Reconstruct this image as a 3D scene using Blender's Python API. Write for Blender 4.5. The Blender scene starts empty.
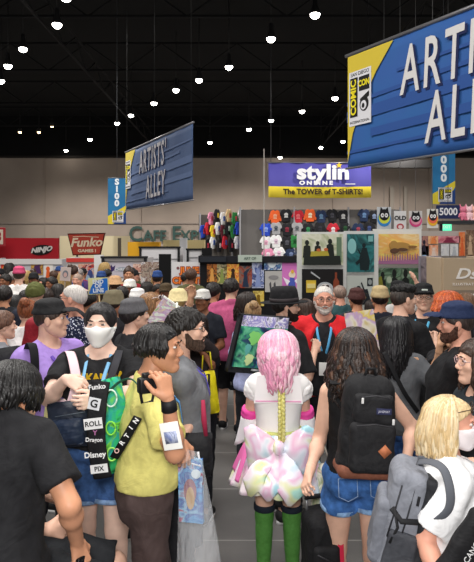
import bpy, bmesh, math, random
import numpy as np
import openvdb
from mathutils import Vector, Matrix

# ------------------------------------------------------------------ camera, world, exposure
F = 600.0; CAMH = 2.2; HY = 240.0; CX = 237.0
sc = bpy.context.scene
COL = sc.collection
cam_d = bpy.data.cameras.new('camera'); cam = bpy.data.objects.new('camera', cam_d); COL.objects.link(cam)
cam.location = (0, 0, CAMH); cam.rotation_euler = (math.radians(90), 0, 0)
cam_d.sensor_fit = 'VERTICAL'; cam_d.sensor_height = 24.0; cam_d.lens = F/562*24.0
cam_d.shift_y = -(281-HY)/562.0; cam_d.clip_end = 300
sc.camera = cam
sc.view_settings.view_transform = 'Standard'
try: sc.view_settings.look = 'None'
except Exception: pass
sc.view_settings.exposure = 0.0; sc.view_settings.gamma = 1.0
sc.view_settings.use_curve_mapping = False
wd = bpy.data.worlds.new('hall_air'); sc.world = wd; wd.use_nodes = True
wd.node_tree.nodes['Background'].inputs[0].default_value = (1.0, .97, .94, 1)
wd.node_tree.nodes['Background'].inputs[1].default_value = 0.42

def area_light(name, loc, size, power, target=None, color=(1, .97, .93)):
    L = bpy.data.lights.new(name, 'AREA'); L.shape = 'SQUARE'; L.size = size; L.energy = power; L.color = color
    o = bpy.data.objects.new(name, L); COL.objects.link(o); o.location = loc
    if target is not None:
        o.rotation_euler = (Vector(target)-Vector(loc)).to_track_quat('-Z', 'Y').to_euler()
    return o
area_light('hall_light', (0, 1.5, 9.0), 5, 620)
area_light('hall_light', (-5, 8, 9.0), 5, 900)
area_light('hall_light', (6, 9, 9.0), 5, 650)
area_light('camera_flash', (-0.05, -0.1, 2.5), 0.35, 84, (0, 4, 1.2), (1, .98, .96))

# ------------------------------------------------------------------ helpers
def W(px, py, d): return Vector(((px-CX)/F*d, d, CAMH-(py-HY)/F*d))
def hexc(h):
    h = h.lstrip('#'); c = [int(h[i:i+2], 16)/255 for i in (0, 2, 4)]
    return tuple((x/12.92 if x <= .04045 else ((x+.055)/1.055)**2.4) for x in c)+(1,)
MC = {}
def mat(h, rough=.8, metal=0, kind='plain', emit=0, alpha=1.0, spec=.3, h2=None, scale=30.0, bump=.0):
    key = (h, rough, metal, kind, emit, alpha, spec, h2, scale, bump)
    if key in MC: return MC[key]
    m = bpy.data.materials.new('mat_'+h.strip('#')+'_'+kind); m.use_nodes = True
    nt = m.node_tree; b = nt.nodes['Principled BSDF']
    b.inputs['Base Color'].default_value = hexc(h); b.inputs['Roughness'].default_value = rough
    b.inputs['Metallic'].default_value = metal; b.inputs['Specular IOR Level'].default_value = spec
    if emit:
        b.inputs['Emission Color'].default_value = hexc(h); b.inputs['Emission Strength'].default_value = emit
    if alpha < 1: b.inputs['Alpha'].default_value = alpha
    def node(t, **k):
        n = nt.nodes.new(t)
        for a, v in k.items():
            if a in n.inputs: n.inputs[a].default_value = v
            else: setattr(n, a, v)
        return n
    if kind in ('cloth', 'skin', 'hair', 'marb', 'dots', 'denim', 'holo', 'art', 'tiles'):
        tc = node('ShaderNodeTexCoord'); src = tc.outputs['Object']
    if kind in ('cloth', 'skin', 'denim', 'marb'):
        n = node('ShaderNodeTexNoise'); n.inputs['Scale'].default_value = scale; n.inputs['Detail'].default_value = 4
        nt.links.new(src, n.inputs['Vector'])
        r = node('ShaderNodeValToRGB'); c = hexc(h); v = {'cloth': .07, 'skin': .07, 'denim': .3, 'marb': .12}[kind]
        c2 = hexc(h2) if h2 else tuple(min(1, x*(1+v)+.004) for x in c[:3])+(1,)
        c1 = c if h2 else tuple(x*(1-v) for x in c[:3])+(1,)
        r.color_ramp.elements[0].color = c1; r.color_ramp.elements[1].color = c2
        r.color_ramp.elements[0].position = .35; r.color_ramp.elements[1].position = .65
        nt.links.new(n.outputs['Fac'], r.inputs['Fac']); nt.links.new(r.outputs['Color'], b.inputs['Base Color'])
        if bump or kind in ('cloth', 'denim'):
            n2 = node('ShaderNodeTexNoise'); n2.inputs['Scale'].default_value = 9 if kind != 'marb' else 60
            n2.inputs['Detail'].default_value = 3; n2.inputs['Distortion'].default_value = 1.0
            nt.links.new(src, n2.inputs['Vector'])
            bp = node('ShaderNodeBump'); bp.inputs['Strength'].default_value = bump or .45; bp.inputs['Distance'].default_value = .03
            nt.links.new(n2.outputs['Fac'], bp.inputs['Height']); nt.links.new(bp.outputs['Normal'], b.inputs['Normal'])
    if kind == 'hair':
        mp = node('ShaderNodeMapping'); mp.inputs['Scale'].default_value = (1, 1, .16)
        nt.links.new(src, mp.inputs['Vector'])
        n = node('ShaderNodeTexNoise'); n.inputs['Scale'].default_value = 110; n.inputs['Detail'].default_value = 5
        nt.links.new(mp.outputs['Vector'], n.inputs['Vector'])
        r = node('ShaderNodeValToRGB'); c = hexc(h)
        lum = (c[0]+c[1]+c[2])/3; lo_, hi_ = (.80, 1.10) if lum > .25 else (.5, 1.6)
        r.color_ramp.elements[0].color = tuple(x*lo_ for x in c[:3])+(1,)
        r.color_ramp.elements[1].color = hexc(h2) if h2 else tuple(min(1, x*hi_+.005) for x in c[:3])+(1,)
        r.color_ramp.elements[0].position = .32; r.color_ramp.elements[1].position = .68
        nt.links.new(n.outputs['Fac'], r.inputs['Fac']); nt.links.new(r.outputs['Color'], b.inputs['Base Color'])
        bp = node('ShaderNodeBump'); bp.inputs['Strength'].default_value = .5; bp.inputs['Distance'].default_value = .01
        nt.links.new(n.outputs['Fac'], bp.inputs['Height']); nt.links.new(bp.outputs['Normal'], b.inputs['Normal'])
    if kind == 'dots':
        vn = node('ShaderNodeTexVoronoi'); vn.inputs['Scale'].default_value = scale
        nt.links.new(src, vn.inputs['Vector'])
        r = node('ShaderNodeValToRGB'); r.color_ramp.interpolation = 'CONSTANT'
        r.color_ramp.elements[0].color = hexc(h2); r.color_ramp.elements[1].color = hexc(h); r.color_ramp.elements[1].position = .33
        nt.links.new(vn.outputs['Distance'], r.inputs['Fac']); nt.links.new(r.outputs['Color'], b.inputs['Base Color'])
    if kind == 'holo':   # iridescent satin: pastel patches
        n = node('ShaderNodeTexNoise'); n.inputs['Scale'].default_value = scale; n.inputs['Detail'].default_value = 1.5
        n.inputs['Distortion'].default_value = .35
        nt.links.new(src, n.inputs['Vector'])
        r = node('ShaderNodeValToRGB'); cr = r.color_ramp
        cols = [(.34, '#b4e6d8'), (.41, '#ecefb4'), (.47, '#fbf4f6'), (.53, '#f4c4e0'), (.58, '#f3f0fb'), (.66, '#b0dfec')]
        cr.elements[0].position, cr.elements[0].color = cols[0][0], hexc(cols[0][1])
        cr.elements[1].position, cr.elements[1].color = cols[-1][0], hexc(cols[-1][1])
        for p_, c_ in cols[1:-1]:
            e = cr.elements.new(p_); e.color = hexc(c_)
        nt.links.new(n.outputs['Fac'], r.inputs['Fac']); nt.links.new(r.outputs['Color'], b.inputs['Base Color'])
        bp = node('ShaderNodeBump'); bp.inputs['Strength'].default_value = .6; bp.inputs['Distance'].default_value = .03
        nt.links.new(n.outputs['Fac'], bp.inputs['Height']); nt.links.new(bp.outputs['Normal'], b.inputs['Normal'])
    MC[key] = m
    return m
def art(cols, scale=4.0, seed=0.0, dist=1.5, rough=.5, detail=2.0, aniso=(1, 1, 1)):
    key = ('art', tuple(cols), scale, seed, dist, aniso)
    if key in MC: return MC[key]
    m = bpy.data.materials.new('printed_art'); m.use_nodes = True
    nt = m.node_tree; b = nt.nodes['Principled BSDF']; b.inputs['Roughness'].default_value = rough
    b.inputs['Specular IOR Level'].default_value = .3
    tc = nt.nodes.new('ShaderNodeTexCoord'); mp = nt.nodes.new('ShaderNodeMapping')
    mp.inputs['Location'].default_value = (seed, seed*1.7, seed*.6); mp.inputs['Scale'].default_value = aniso
    n = nt.nodes.new('ShaderNodeTexNoise'); n.inputs['Scale'].default_value = scale
    n.inputs['Detail'].default_value = detail; n.inputs['Distortion'].default_value = dist
    r = nt.nodes.new('ShaderNodeValToRGB'); cr = r.color_ramp; cr.interpolation = 'LINEAR'
    k = len(cols)
    for i, c in enumerate(cols):
        p = .3+.4*i/(k-1)
        if i == 0: e = cr.elements[0]
        elif i == k-1: e = cr.elements[-1]
        else: e = cr.elements.new(p)
        e.position = p; e.color = hexc(c)
    nt.links.new(tc.outputs['Object'], mp.inputs['Vector']); nt.links.new(mp.outputs['Vector'], n.inputs['Vector'])
    nt.links.new(n.outputs['Fac'], r.inputs['Fac']); nt.links.new(r.outputs['Color'], b.inputs['Base Color'])
    MC[key] = m
    return m

class Acc:
    """collects verts / faces with material indices and builds ONE mesh object"""
    def __init__(s): s.v = []; s.f = []; s.m = []
    def add(s, vs, fs, mi=0, M=None):
        o = len(s.v)
        if M is not None: vs = [M @ Vector(v) for v in vs]
        s.v.extend([tuple(v) for v in vs]); s.f.extend([tuple(i+o for i in f) for f in fs]); s.m.extend([mi]*len(fs))
        return s
    def box(s, c, d, mi=0, M=None, bev=0):
        x, y, z = [q/2 for q in d]
        if bev:
            bm = bmesh.new(); bmesh.ops.create_cube(bm, size=1)
            for v in bm.verts: v.co = Vector((v.co.x*d[0]+c[0], v.co.y*d[1]+c[1], v.co.z*d[2]+c[2]))
            bmesh.ops.bevel(bm, geom=bm.edges[:], offset=bev, segments=3, profile=.5, affect='EDGES')
            vs = [v.co.copy() for v in bm.verts]; fs = [[v.index for v in f.verts] for f in bm.faces]; bm.free()
            return s.add(vs, fs, mi, M)
        vs = [(c[0]+i*x, c[1]+j*y, c[2]+k*z) for i in (-1, 1) for j in (-1, 1) for k in (-1, 1)]
        fs = [(0, 1, 3, 2), (4, 6, 7, 5), (0, 4, 5, 1), (2, 3, 7, 6), (0, 2, 6, 4), (1, 5, 7, 3)]
        return s.add(vs, fs, mi, M)
    def tube(s, pts, r, mi=0, n=8, M=None, flat=1.0, up=None, cap=True):
        pts = [Vector(p) for p in pts]; rs = r if isinstance(r, (list, tuple)) else [r]*len(pts)
        vs = []; fs = []; prev = Vector(up) if up is not None else None
        for i, p in enumerate(pts):
            t = (pts[min(i+1, len(pts)-1)]-pts[max(i-1, 0)])
            if t.length < 1e-9: t = Vector((0, 0, 1))
            t.normalize()
            if prev is None: prev = Vector((1, 0, 0)) if abs(t.x) < .8 else Vector((0, 1, 0))
            a = (prev-t*prev.dot(t))
            if a.length < 1e-6: a = t.orthogonal()
            a.normalize(); b_ = t.cross(a); prev = a
            for k in range(n):
                th = 2*math.pi*k/n
                vs.append(p+a*math.cos(th)*rs[i]+b_*math.sin(th)*rs[i]*flat)
        for i in range(len(pts)-1):
            for k in range(n):
                fs.append((i*n+k, i*n+(k+1) % n, (i+1)*n+(k+1) % n, (i+1)*n+k))
        if cap: fs.append(tuple(range(n-1, -1, -1))); fs.append(tuple((len(pts)-1)*n+k for k in range(n)))
        return s.add(vs, fs, mi, M)
    def lathe(s, prof, c=(0, 0, 0), n=20, mi=0, M=None, sx=1, sy=1):
        vs = []; fs = []
        for (r, z) in prof:
            for k in range(n):
                th = 2*math.pi*k/n
                vs.append((c[0]+r*math.cos(th)*sx, c[1]+r*math.sin(th)*sy, c[2]+z))
        for i in range(len(prof)-1):
            for k in range(n): fs.append((i*n+k, i*n+(k+1) % n, (i+1)*n+(k+1) % n, (i+1)*n+k))
        fs.append(tuple(range(n-1, -1, -1))); fs.append(tuple((len(prof)-1)*n+k for k in range(n)))
        return s.add(vs, fs, mi, M)
    def prism(s, poly, y0, y1, mi=0, M=None):
        """outline (x,z) extruded from y0 to y1"""
        n = len(poly); vs = [(p[0], y0, p[1]) for p in poly]+[(p[0], y1, p[1]) for p in poly]
        fs = [tuple(range(n)), tuple(range(2*n-1, n-1, -1))]+[(i, i+n, (i+1) % n+n, (i+1) % n) for i in range(n)]
        return s.add(vs, fs, mi, M)
    def disc(s, cx, cz, rx, rz, y0, y1, mi=0, n=20, M=None, rot=0):
        c, q = math.cos(rot), math.sin(rot); P_ = []
        for k in range(n):
            a = 2*math.pi*k/n; x, z = rx*math.cos(a), rz*math.sin(a)
            P_.append((cx+x*c-z*q, cz+x*q+z*c))
        return s.prism(P_, y0, y1, mi, M)
    def build(s, name, mats, parent=None, smooth=True, loc=None, rz=0):
        me = bpy.data.meshes.new(name); me.from_pydata(s.v, [], s.f)
        mats = mats if isinstance(mats, (list, tuple)) else [mats]
        for m in mats: me.materials.append(m)
        if len(mats) > 1: me.polygons.foreach_set('material_index', s.m)
        if smooth is not False:
            me.polygons.foreach_set('use_smooth', [True]*len(me.polygons))
            if smooth == 'auto':
                try: me.set_sharp_from_angle(angle=math.radians(40))
                except Exception: pass
        me.update()
        o = bpy.data.objects.new(name, me); COL.objects.link(o)
        if parent is not None: o.parent = parent
        if loc is not None: o.location = loc
        if rz: o.rotation_euler = (0, 0, rz)
        return o
def tag(o, label, cat, group=None, kind=None):
    if label: o['label'] = label
    if cat: o['category'] = cat
    if group: o['group'] = group
    if kind: o['kind'] = kind
    return o
def empty(name, loc=(0, 0, 0), rz=0):
    o = bpy.data.objects.new(name, None); COL.objects.link(o); o.location = loc; o.rotation_euler = (0, 0, rz)
    o.empty_display_size = .1
    return o
def copy_tree(o, parent=None):
    c = o.copy(); COL.objects.link(c)
    if parent is not None: c.parent = parent
    for ch in list(o.children): copy_tree(ch, c)
    return c
def recolor(root, table):
    for ch in root.children:
        st = ch.name.split('.')[0]
        if st in table and len(ch.material_slots):
            ch.material_slots[0].link = 'OBJECT'; ch.material_slots[0].material = table[st]

TXT = {}
def text_mesh(s, size, ext=.004, offset=0.0, shear=0.0, align='CENTER', space=1.0):
    key = (s, size, ext, offset, shear, align, space)
    if key in TXT: return TXT[key]
    cu = bpy.data.curves.new('lettering', 'FONT'); cu.body = s; cu.size = size; cu.extrude = ext; cu.offset = offset
    cu.shear = shear; cu.align_x = align; cu.align_y = 'CENTER'; cu.space_character = space; cu.resolution_u = 3
    o = bpy.data.objects.new('tmp', cu); COL.objects.link(o)
    bpy.context.view_layer.update()
    me = bpy.data.meshes.new_from_object(o.evaluated_get(bpy.context.evaluated_depsgraph_get()))
    bpy.data.objects.remove(o); bpy.data.curves.remove(cu)
    vs = [v.co.copy() for v in me.vertices]; fs = [tuple(p.vertices) for p in me.polygons]
    bpy.data.meshes.remove(me); TXT[key] = (vs, fs)
    return TXT[key]
def put_text(acc, s, size, x, z, y, mi=0, sx=1.0, rot=0.0, offset=0.0, shear=0.0, ext=.003, align='CENTER', space=1.0, M=None):
    """adds lettering to acc lying in the local XZ plane, readable from -Y"""
    vs, fs = text_mesh(s, size, ext, offset, shear, align, space)
    c, q = math.cos(rot), math.sin(rot); out = []
    for v in vs:
        a, b = v.x*sx, v.y
        out.append((x+a*c-b*q, y-v.z, z+a*q+b*c))
    acc.add(out, fs, mi, M)
    return acc

# ------------------------------------------------------------------ signed-distance sculpting (smooth unions -> one continuous skin)
class G:
    def __init__(s, lo, hi, vox):
        s.lo = np.array(lo, dtype=np.float32); s.vox = vox
        n = np.ceil((np.array(hi)-s.lo)/vox).astype(int)+1; s.n = n
        s.ax = [s.lo[i]+np.arange(n[i], dtype=np.float32)*vox for i in range(3)]
        s.d = np.full(tuple(n), .25, dtype=np.float32)
    def like(s):
        g = G.__new__(G); g.lo, g.vox, g.n, g.ax = s.lo, s.vox, s.n, s.ax
        g.d = np.full(tuple(s.n), .25, dtype=np.float32); return g
    def sl(s, lo, hi, m=.07):
        r = []
        for i in range(3):
            a = int(max(0, math.floor((lo[i]-m-s.lo[i])/s.vox))); b = int(min(s.n[i], math.ceil((hi[i]+m-s.lo[i])/s.vox)+1))
            if b <= a: return None
            r.append(slice(a, b))
        return r
    def co(s, r): return (s.ax[0][r[0]][:, None, None], s.ax[1][r[1]][None, :, None], s.ax[2][r[2]][None, None, :])
    def comb(s, r, d, k, op='u'):
        r = tuple(r); o = s.d[r]
        if op == 'u':
            if k > 0:
                h = np.maximum(k-np.abs(o-d), 0)/k; s.d[r] = np.minimum(o, d)-h*h*k*.25
            else: s.d[r] = np.minimum(o, d)
        else:   # subtract
            d = -d
            h = np.maximum(k-np.abs(o-d), 0)/max(k, 1e-6); s.d[r] = np.maximum(o, d)+h*h*k*.25
    def cap(s, a, b, ra, rb=None, k=.03, op='u', flat=None):
        rb = ra if rb is None else rb; a = np.array(a, dtype=np.float32); b = np.array(b, dtype=np.float32); R = max(ra, rb)
        r = s.sl(np.minimum(a, b)-R, np.maximum(a, b)+R)
        if r is None: return
        x, y, z = s.co(r); ba = b-a; L = float((ba*ba).sum())+1e-9
        px, py, pz = x-a[0], y-a[1], z-a[2]
        h = np.clip((px*ba[0]+py*ba[1]+pz*ba[2])/L, 0, 1)
        qx, qy, qz = px-h*ba[0], py-h*ba[1], pz-h*ba[2]
        if flat is not None:   # flattened cross-section along unit vector flat[0:3] by factor flat[3]
            t = qx*flat[0]+qy*flat[1]+qz*flat[2]; e = (1/flat[3]-1)
            qx, qy, qz = qx+t*e*flat[0], qy+t*e*flat[1], qz+t*e*flat[2]
        d = np.sqrt(qx*qx+qy*qy+qz*qz)-(ra+(rb-ra)*h)
        s.comb(r, d, k, op)
    def ell(s, c, rad, k=.03, op='u', rot=None):
        R = max(rad) if rot is not None else None
        rr = np.array([R]*3) if R else np.array(rad)
        r = s.sl(np.array(c)-rr, np.array(c)+rr)
        if r is None: return
        x, y, z = s.co(r); px, py, pz = x-c[0], y-c[1], z-c[2]
        if rot is not None:
            m = rot   # world->local
            px, py, pz = (m[0][0]*px+m[0][1]*py+m[0][2]*pz, m[1][0]*px+m[1][1]*py+m[1][2]*pz, m[2][0]*px+m[2][1]*py+m[2][2]*pz)
        k0 = np.sqrt((px/rad[0])**2+(py/rad[1])**2+(pz/rad[2])**2)+1e-6
        k1 = np.sqrt((px/rad[0]**2)**2+(py/rad[1]**2)**2+(pz/rad[2]**2)**2)+1e-6
        s.comb(r, k0*(k0-1)/k1, k, op)
    def full(s): return (s.ax[0][:, None, None], s.ax[1][None, :, None], s.ax[2][None, None, :])
    def cut(s, nrm, off, k=.006):
        """keep the side where n.p < off"""
        x, y, z = s.full(); d = nrm[0]*x+nrm[1]*y+nrm[2]*z-off
        h = np.maximum(k-np.abs(s.d-d), 0)/k; s.d = (np.maximum(s.d, d)+h*h*k*.25).astype(np.float32)
    def wrinkle(s, amp, wl=.09, seed=0, stretch=(1, 1, 1)):
        rg = random.Random(seed); x, y, z = s.full()
        t = np.zeros_like(s.d)
        for i in range(5):
            v = Vector((rg.gauss(0, 1)*stretch[0], rg.gauss(0, 1)*stretch[1], rg.gauss(0, 1)*stretch[2])).normalized()*(2*math.pi/(wl*rg.uniform(.6, 1.5)))
            w = Vector((rg.gauss(0, 1), rg.gauss(0, 1), rg.gauss(0, 1))).normalized()*(2*math.pi/(wl*3))
            ph = rg.uniform(0, 6.28)
            t += np.sin(v[0]*x+v[1]*y+v[2]*z+ph+1.3*np.sin(w[0]*x+w[1]*y+w[2]*z))
        s.d = s.d+(amp/2.2)*t
    def mesh(s, field=None, off=0.0):
        f = (s.d if field is None else field)-off
        f = np.clip(f, -.2, .2).astype(np.float32)
        g = openvdb.FloatGrid(.2); g.copyFromArray(f)
        p, q = g.convertToQuads()
        if len(p) == 0: return [], []
        return (p*s.vox+s.lo), q[:, ::-1]
def addnp(acc, pq, mi=0, M=None):
    p, q = pq
    if len(p) == 0: return
    if M is not None:
        m = np.array(M); p = p @ m[:3, :3].T+m[:3, 3]
    o = len(acc.v); acc.v.extend(map(tuple, p.tolist())); acc.f.extend(map(tuple, (q.astype(int)+o).tolist())); acc.m.extend([mi]*len(q))
# ------------------------------------------------------------------ people
SK = {'light': '#e2b49c', 'pale': '#edc7b4', 'tan': '#c48c6c', 'olive': '#c99a7a', 'brown': '#8a5a40', 'pink': '#dda088'}
RES = {'near': (.009, .0042, .0034), 'mid': (.013, .0062, .005), 'far': (.02, .0085, .008)}

def head_grid(v, sx=1.0, jaw=1.0):
    g = G((-.125, -.15, -.15), (.125, .15, .15), v)
    g.ell((0, -.012, .025), (.076*sx, .098, .088), 0)
    g.ell((0, .022, -.035), (.060*sx, .064, .074), .03)
    for i in (-1, 1):
        g.cap((i*.048*sx*jaw, .0, -.05), (i*.014, .062, -.094), .021, .018, .03)
        g.ell((i*.04*sx, .062, -.018), (.022, .018, .018), .02)
        g.ell((i*.078*sx, -.004, -.002), (.009, .019, .031), .006)
        g.ell((i*.032, .098, .012), (.019, .015, .012), .012, 'sub')
        g.ell((i*.013, .094, -.030), (.008, .010, .008), .006)
        g.ell((i*.028, .088, .030), (.022, .008, .007), .012)
    g.cap((0, .084, .012), (0, .104, -.022), .007, .0115, .012)
    g.ell((0, .080, -.056), (.023, .016, .013), .012)
    g.ell((0, .074, -.092), (.02, .016, .016), .02)
    return g

def hand_prims(g, wr, dr, nm, side, k, curl=.5, spread=1.0, thumb=1.0, grip=None):
    """wr wrist, dr hand direction, nm palm normal (palm side), side +-1 : thumb direction"""
    dr = Vector(dr).normalized(); nm = Vector(nm); nm = (nm-dr*nm.dot(dr)).normalized(); sd = dr.cross(nm)*side
    wr = Vector(wr)
    L = [.066, .074, .068, .052]
    for i in range(4):
        off = (1.5-i)*.0205*k
        base = wr+sd*off*.45+dr*.012*k; kn = wr+dr*(.088-.006*abs(i-1.2))*k+sd*off
        g.cap(base, kn, .0155*k, .0115*k, .012*k)
        p = kn; d = (dr+sd*off*spread*2.2/k*.6).normalized(); a = curl*(.5+.1*i)
        c = curl*(1+.12*i) if grip is None else grip[i]
        seg = [L[i]*.46*k, L[i]*.31*k, L[i]*.25*k]; r0 = (.0092 if i < 3 else .0078)*k
        for j, s_ in enumerate(seg):
            ang = c*(.75 if j == 0 else .95)
            ax = d.cross(nm).normalized()
            # rotate d towards the palm normal
            dn = d*math.cos(ang)+(nm-d*nm.dot(d)).normalized()*math.sin(ang)
            nm2 = nm*math.cos(ang)-d*math.sin(ang) if False else None
            q = p+dn*s_
            g.cap(p, q, r0*(1-.07*j), r0*(1-.07*(j+1)), .0035*k)
            # carry the bending frame
            nloc = (nm-dn*nm.dot(dn))
            p = q; d = dn
            if nloc.length < .15: break
    tb = wr+sd*.024*k+dr*.018*k+nm*.006*k
    td = (dr*.75+sd*.75*thumb+nm*.35).normalized()
    t1 = tb+td*.038*k; g.cap(tb, t1, .0155*k, .0115*k, .014*k)
    td2 = (dr*.95+sd*.18+nm*(.3+curl*.35)).normalized(); t2 = t1+td2*.03*k; g.cap(t1, t2, .011*k, .0098*k, .005*k)
    td3 = (dr*.9+nm*(.35+curl*.5)-sd*.1).normalized(); g.cap(t2, t2+td3*.024*k, .0098*k, .0082*k, .004*k)

class Person:
    def __init__(s, label, px, top, d, yaw=0, sex='m', st=1.0, skin='light', res='mid', lean=(0, 0), head=(0, 0, 0),
                 armL=None, armR=None, group=None, hat=.0, hips=None, legs=None, curl=(.6, .6), stride=.04, H=None, hcx=1.0,
                 palm=None, fat=0.0, eyes=True, hoff=(0, 0)):
        x = (px-CX)/F*d; top_z = CAMH-(top-HY)/F*d-hat
        s.H = H or top_z; k = s.H/1.75; s.k = k; s.yaw = math.radians(yaw); s.sex = sex; s.res = res
        s.vox, s.hv, s.fv = RES[res]; s.st = st; s.fat = fat
        s.skin = mat(SK.get(skin, skin), .5, kind='skin', scale=14, spec=.35)
        s.skinname = skin
        s.R = Matrix.Rotation(s.yaw, 4, 'Z')
        # root placed so that the HEAD is at px
        off = s.R @ Vector((lean[0]+hoff[0], lean[1]+hoff[1], 0))
        s.root = empty('person', (x-off.x, d-off.y, 0), s.yaw)
        s.loc = Vector((x-off.x, d-off.y, 0)); s.Mi = (Matrix.Translation(s.loc) @ s.R).inverted()
        tag(s.root, label, 'person', group)
        s.lean = lean; f = sex == 'f'
        hipz = hips if hips is not None else .925*k
        dz = hipz-.925*k; s.dz = dz
        def T(x, y, z):   # spine point: H-scaled, leaning
            t = max(0, (z-.95)/.55); return Vector((x*k+lean[0]*t, y*k+lean[1]*t, z*k+dz))
        s.T = T
        sh = (.152 if f else .172)*st; hp = .088
        s.sh = [T(-sh, -.005, 1.408), T(sh, -.005, 1.408)]
        s.hip = [Vector((-hp*k, 0, hipz)), Vector((hp*k, 0, hipz))]
        if legs is None:
            s.knee = [Vector((-.095*k, stride+.01, .49*k)), Vector((.095*k, -stride*.5+.01, .49*k))]
            s.ank = [Vector((-.10*k, stride-.02, .085*k)), Vector((.10*k, -stride-.03, .085*k))]
            s.toe = [a+Vector((0, .17*k, -.05*k)) for a in s.ank]
        else:
            s.knee, s.ank = legs; s.toe = [a+Vector((0, .17*k, -.05*k)) for a in s.ank]
        s.arm = []
        for i, spec in enumerate((armL, armR)):
            sg = -1 if i == 0 else 1; S = s.sh[i]; lu, lf = .285*k, .25*k
            if spec is None:
                E = S+Vector((sg*.055*k*st, -.02*k, -.275*k)); Wr = E+Vector((sg*.0, .07*k, -.235*k))
            elif isinstance(spec, str):
                if spec == 'fwd': E = S+Vector((sg*.05, .06, -.27))*k; Wr = E+Vector((-sg*.06, .23, .04))*k
                if spec == 'chest': E = S+Vector((sg*.06, .08, -.26))*k; Wr = E+Vector((-sg*.10, .15, .15))*k
                if spec == 'front': E = S+Vector((sg*.05, .0, -.28))*k; Wr = E+Vector((-sg*.08, .22, -.06))*k
                if spec == 'up': E = S+Vector((sg*.08, .22, .05))*k; Wr = E+Vector((0, .05, .25))*k
                if spec == 'strap': E = S+Vector((sg*.10, .02, -.26))*k; Wr = E+Vector((-sg*.10, .14, .16))*k
            else:
                eh, wt = [(s.Mi @ Vector(q)) for q in spec]
                v = wt-S; D = min(v.length, (lu+lf)*.995); n = v.normalized(); Wr = S+n*D
                a = (lu*lu-lf*lf+D*D)/(2*D); h = math.sqrt(max(lu*lu-a*a, 0))
                po = (eh-S); po = po-n*po.dot(n); po = po.normalized() if po.length > 1e-4 else Vector((0, -1, 0))
                E = S+n*a+po*h
            s.arm.append((S, E, Wr))
        s.curl = curl; s.palm = palm or {}
        # head frame
        hc = T(0, .018, 1.635-.0)
        hy, hpit, hr = [math.radians(q) for q in head]
        s.MH = Matrix.Translation(hc+Vector((hoff[0], hoff[1], hoff[2] if len(hoff) > 2 else 0))) @ Matrix.Rotation(hy, 4, 'Z') @ Matrix.Rotation(hr, 4, 'Y') @ Matrix.Rotation(hpit, 4, 'X') @ Matrix.Diagonal((k, k, k, 1))
        s.hg = head_grid(s.hv, hcx); s.hcx = hcx
        s.seed = int(px*7+top*13)
        s.body()
        if eyes and res != 'far': s.face()
    def grid(s, zlo=-.05, zhi=None):
        pts = [q for a in s.arm for q in a]+s.knee+s.ank+s.toe+s.hip
        lo = [min(p[i] for p in pts)-.15 for i in range(3)]; hi = [max(p[i] for p in pts)+.15 for i in range(3)]
        lo[0] = min(lo[0], -.3); hi[0] = max(hi[0], .3); lo[1] = min(lo[1], -.28); hi[1] = max(hi[1], .28)
        lo[2] = zlo; hi[2] = zhi or max(hi[2], s.T(0, 0, 1.62).z)
        return G(lo, hi, s.vox)
    def torso(s, g, e=0.0, low=True, k_=.05):
        T, k, st, f = s.T, s.k, s.st, s.sex == 'f'
        e2 = e; fb = s.fat
        g.ell(T(0, 0, 1.285), ((.148 if f else .165)*st*k+e, .105*st*k+e, .20*k+e), k_)
        g.ell(T(0, .012+fb*.3, 1.09), ((.122 if f else .145)*st*k+e+fb, .100*st*k+e+fb, .16*k+e), k_)
        g.ell(T(0, -.008+fb*.15, .965), (.160*st*k+e+fb*.6, .115*st*k+e+fb*.5, .125*k+e), k_)
        g.cap(T(-.12*st, -.012, 1.405), T(.12*st, -.012, 1.405), .052*k+e, None, k_)
        for i in (-1, 1):
            g.cap(T(0, -.02, 1.487), T(i*.13*st, -.014, 1.425), .044*k+e, .038*k+e, .04)
            g.cap(T(i*.09*st, -.045, 1.36), T(i*.06*st, -.05, 1.22), .055*k+e, .05*k+e, .04)
            if f: g.ell(T(i*.068, .085, 1.275), (.062*k+e, .058*k+e, .06*k+e), .035)
            else: g.ell(T(i*.07*st, .062, 1.32), (.075*k+e, .04*k+e, .055*k+e), .04)
            g.ell(Vector((i*.07*k*st, -.065*k, .925*k+s.dz)), (.082*k+e, .075*k+e, .085*k+e), .04)
    def armp(s, g, i, e0=0.0, e1=0.0, frac=2.0, k_=.03):
        S, E, Wr = s.arm[i]; k = s.k*(1.0 if s.sex == 'm' else .9)*(.5+.5*s.st)+s.fat*.4
        f = min(frac, 1.0); P1 = S+(E-S)*f
        if frac >= 1:
            g.cap(S, E, .056*k+e0, .041*k+(e0+e1)/2, k_)
            h = min(frac-1, 1.0)
            if h > 0:
                P2 = E+(Wr-E)*h
                g.cap(E, P2, .041*k+(e0+e1)/2, (.041+(.026-.041)*h)*k+e1, .02)
                m = E+(Wr-E)*.28
                if e0 == 0: g.ell(m, (.042*k,)*3, .03)
        else:
            g.cap(S, P1, .056*k+e0, .045*k+e1, k_)
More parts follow.
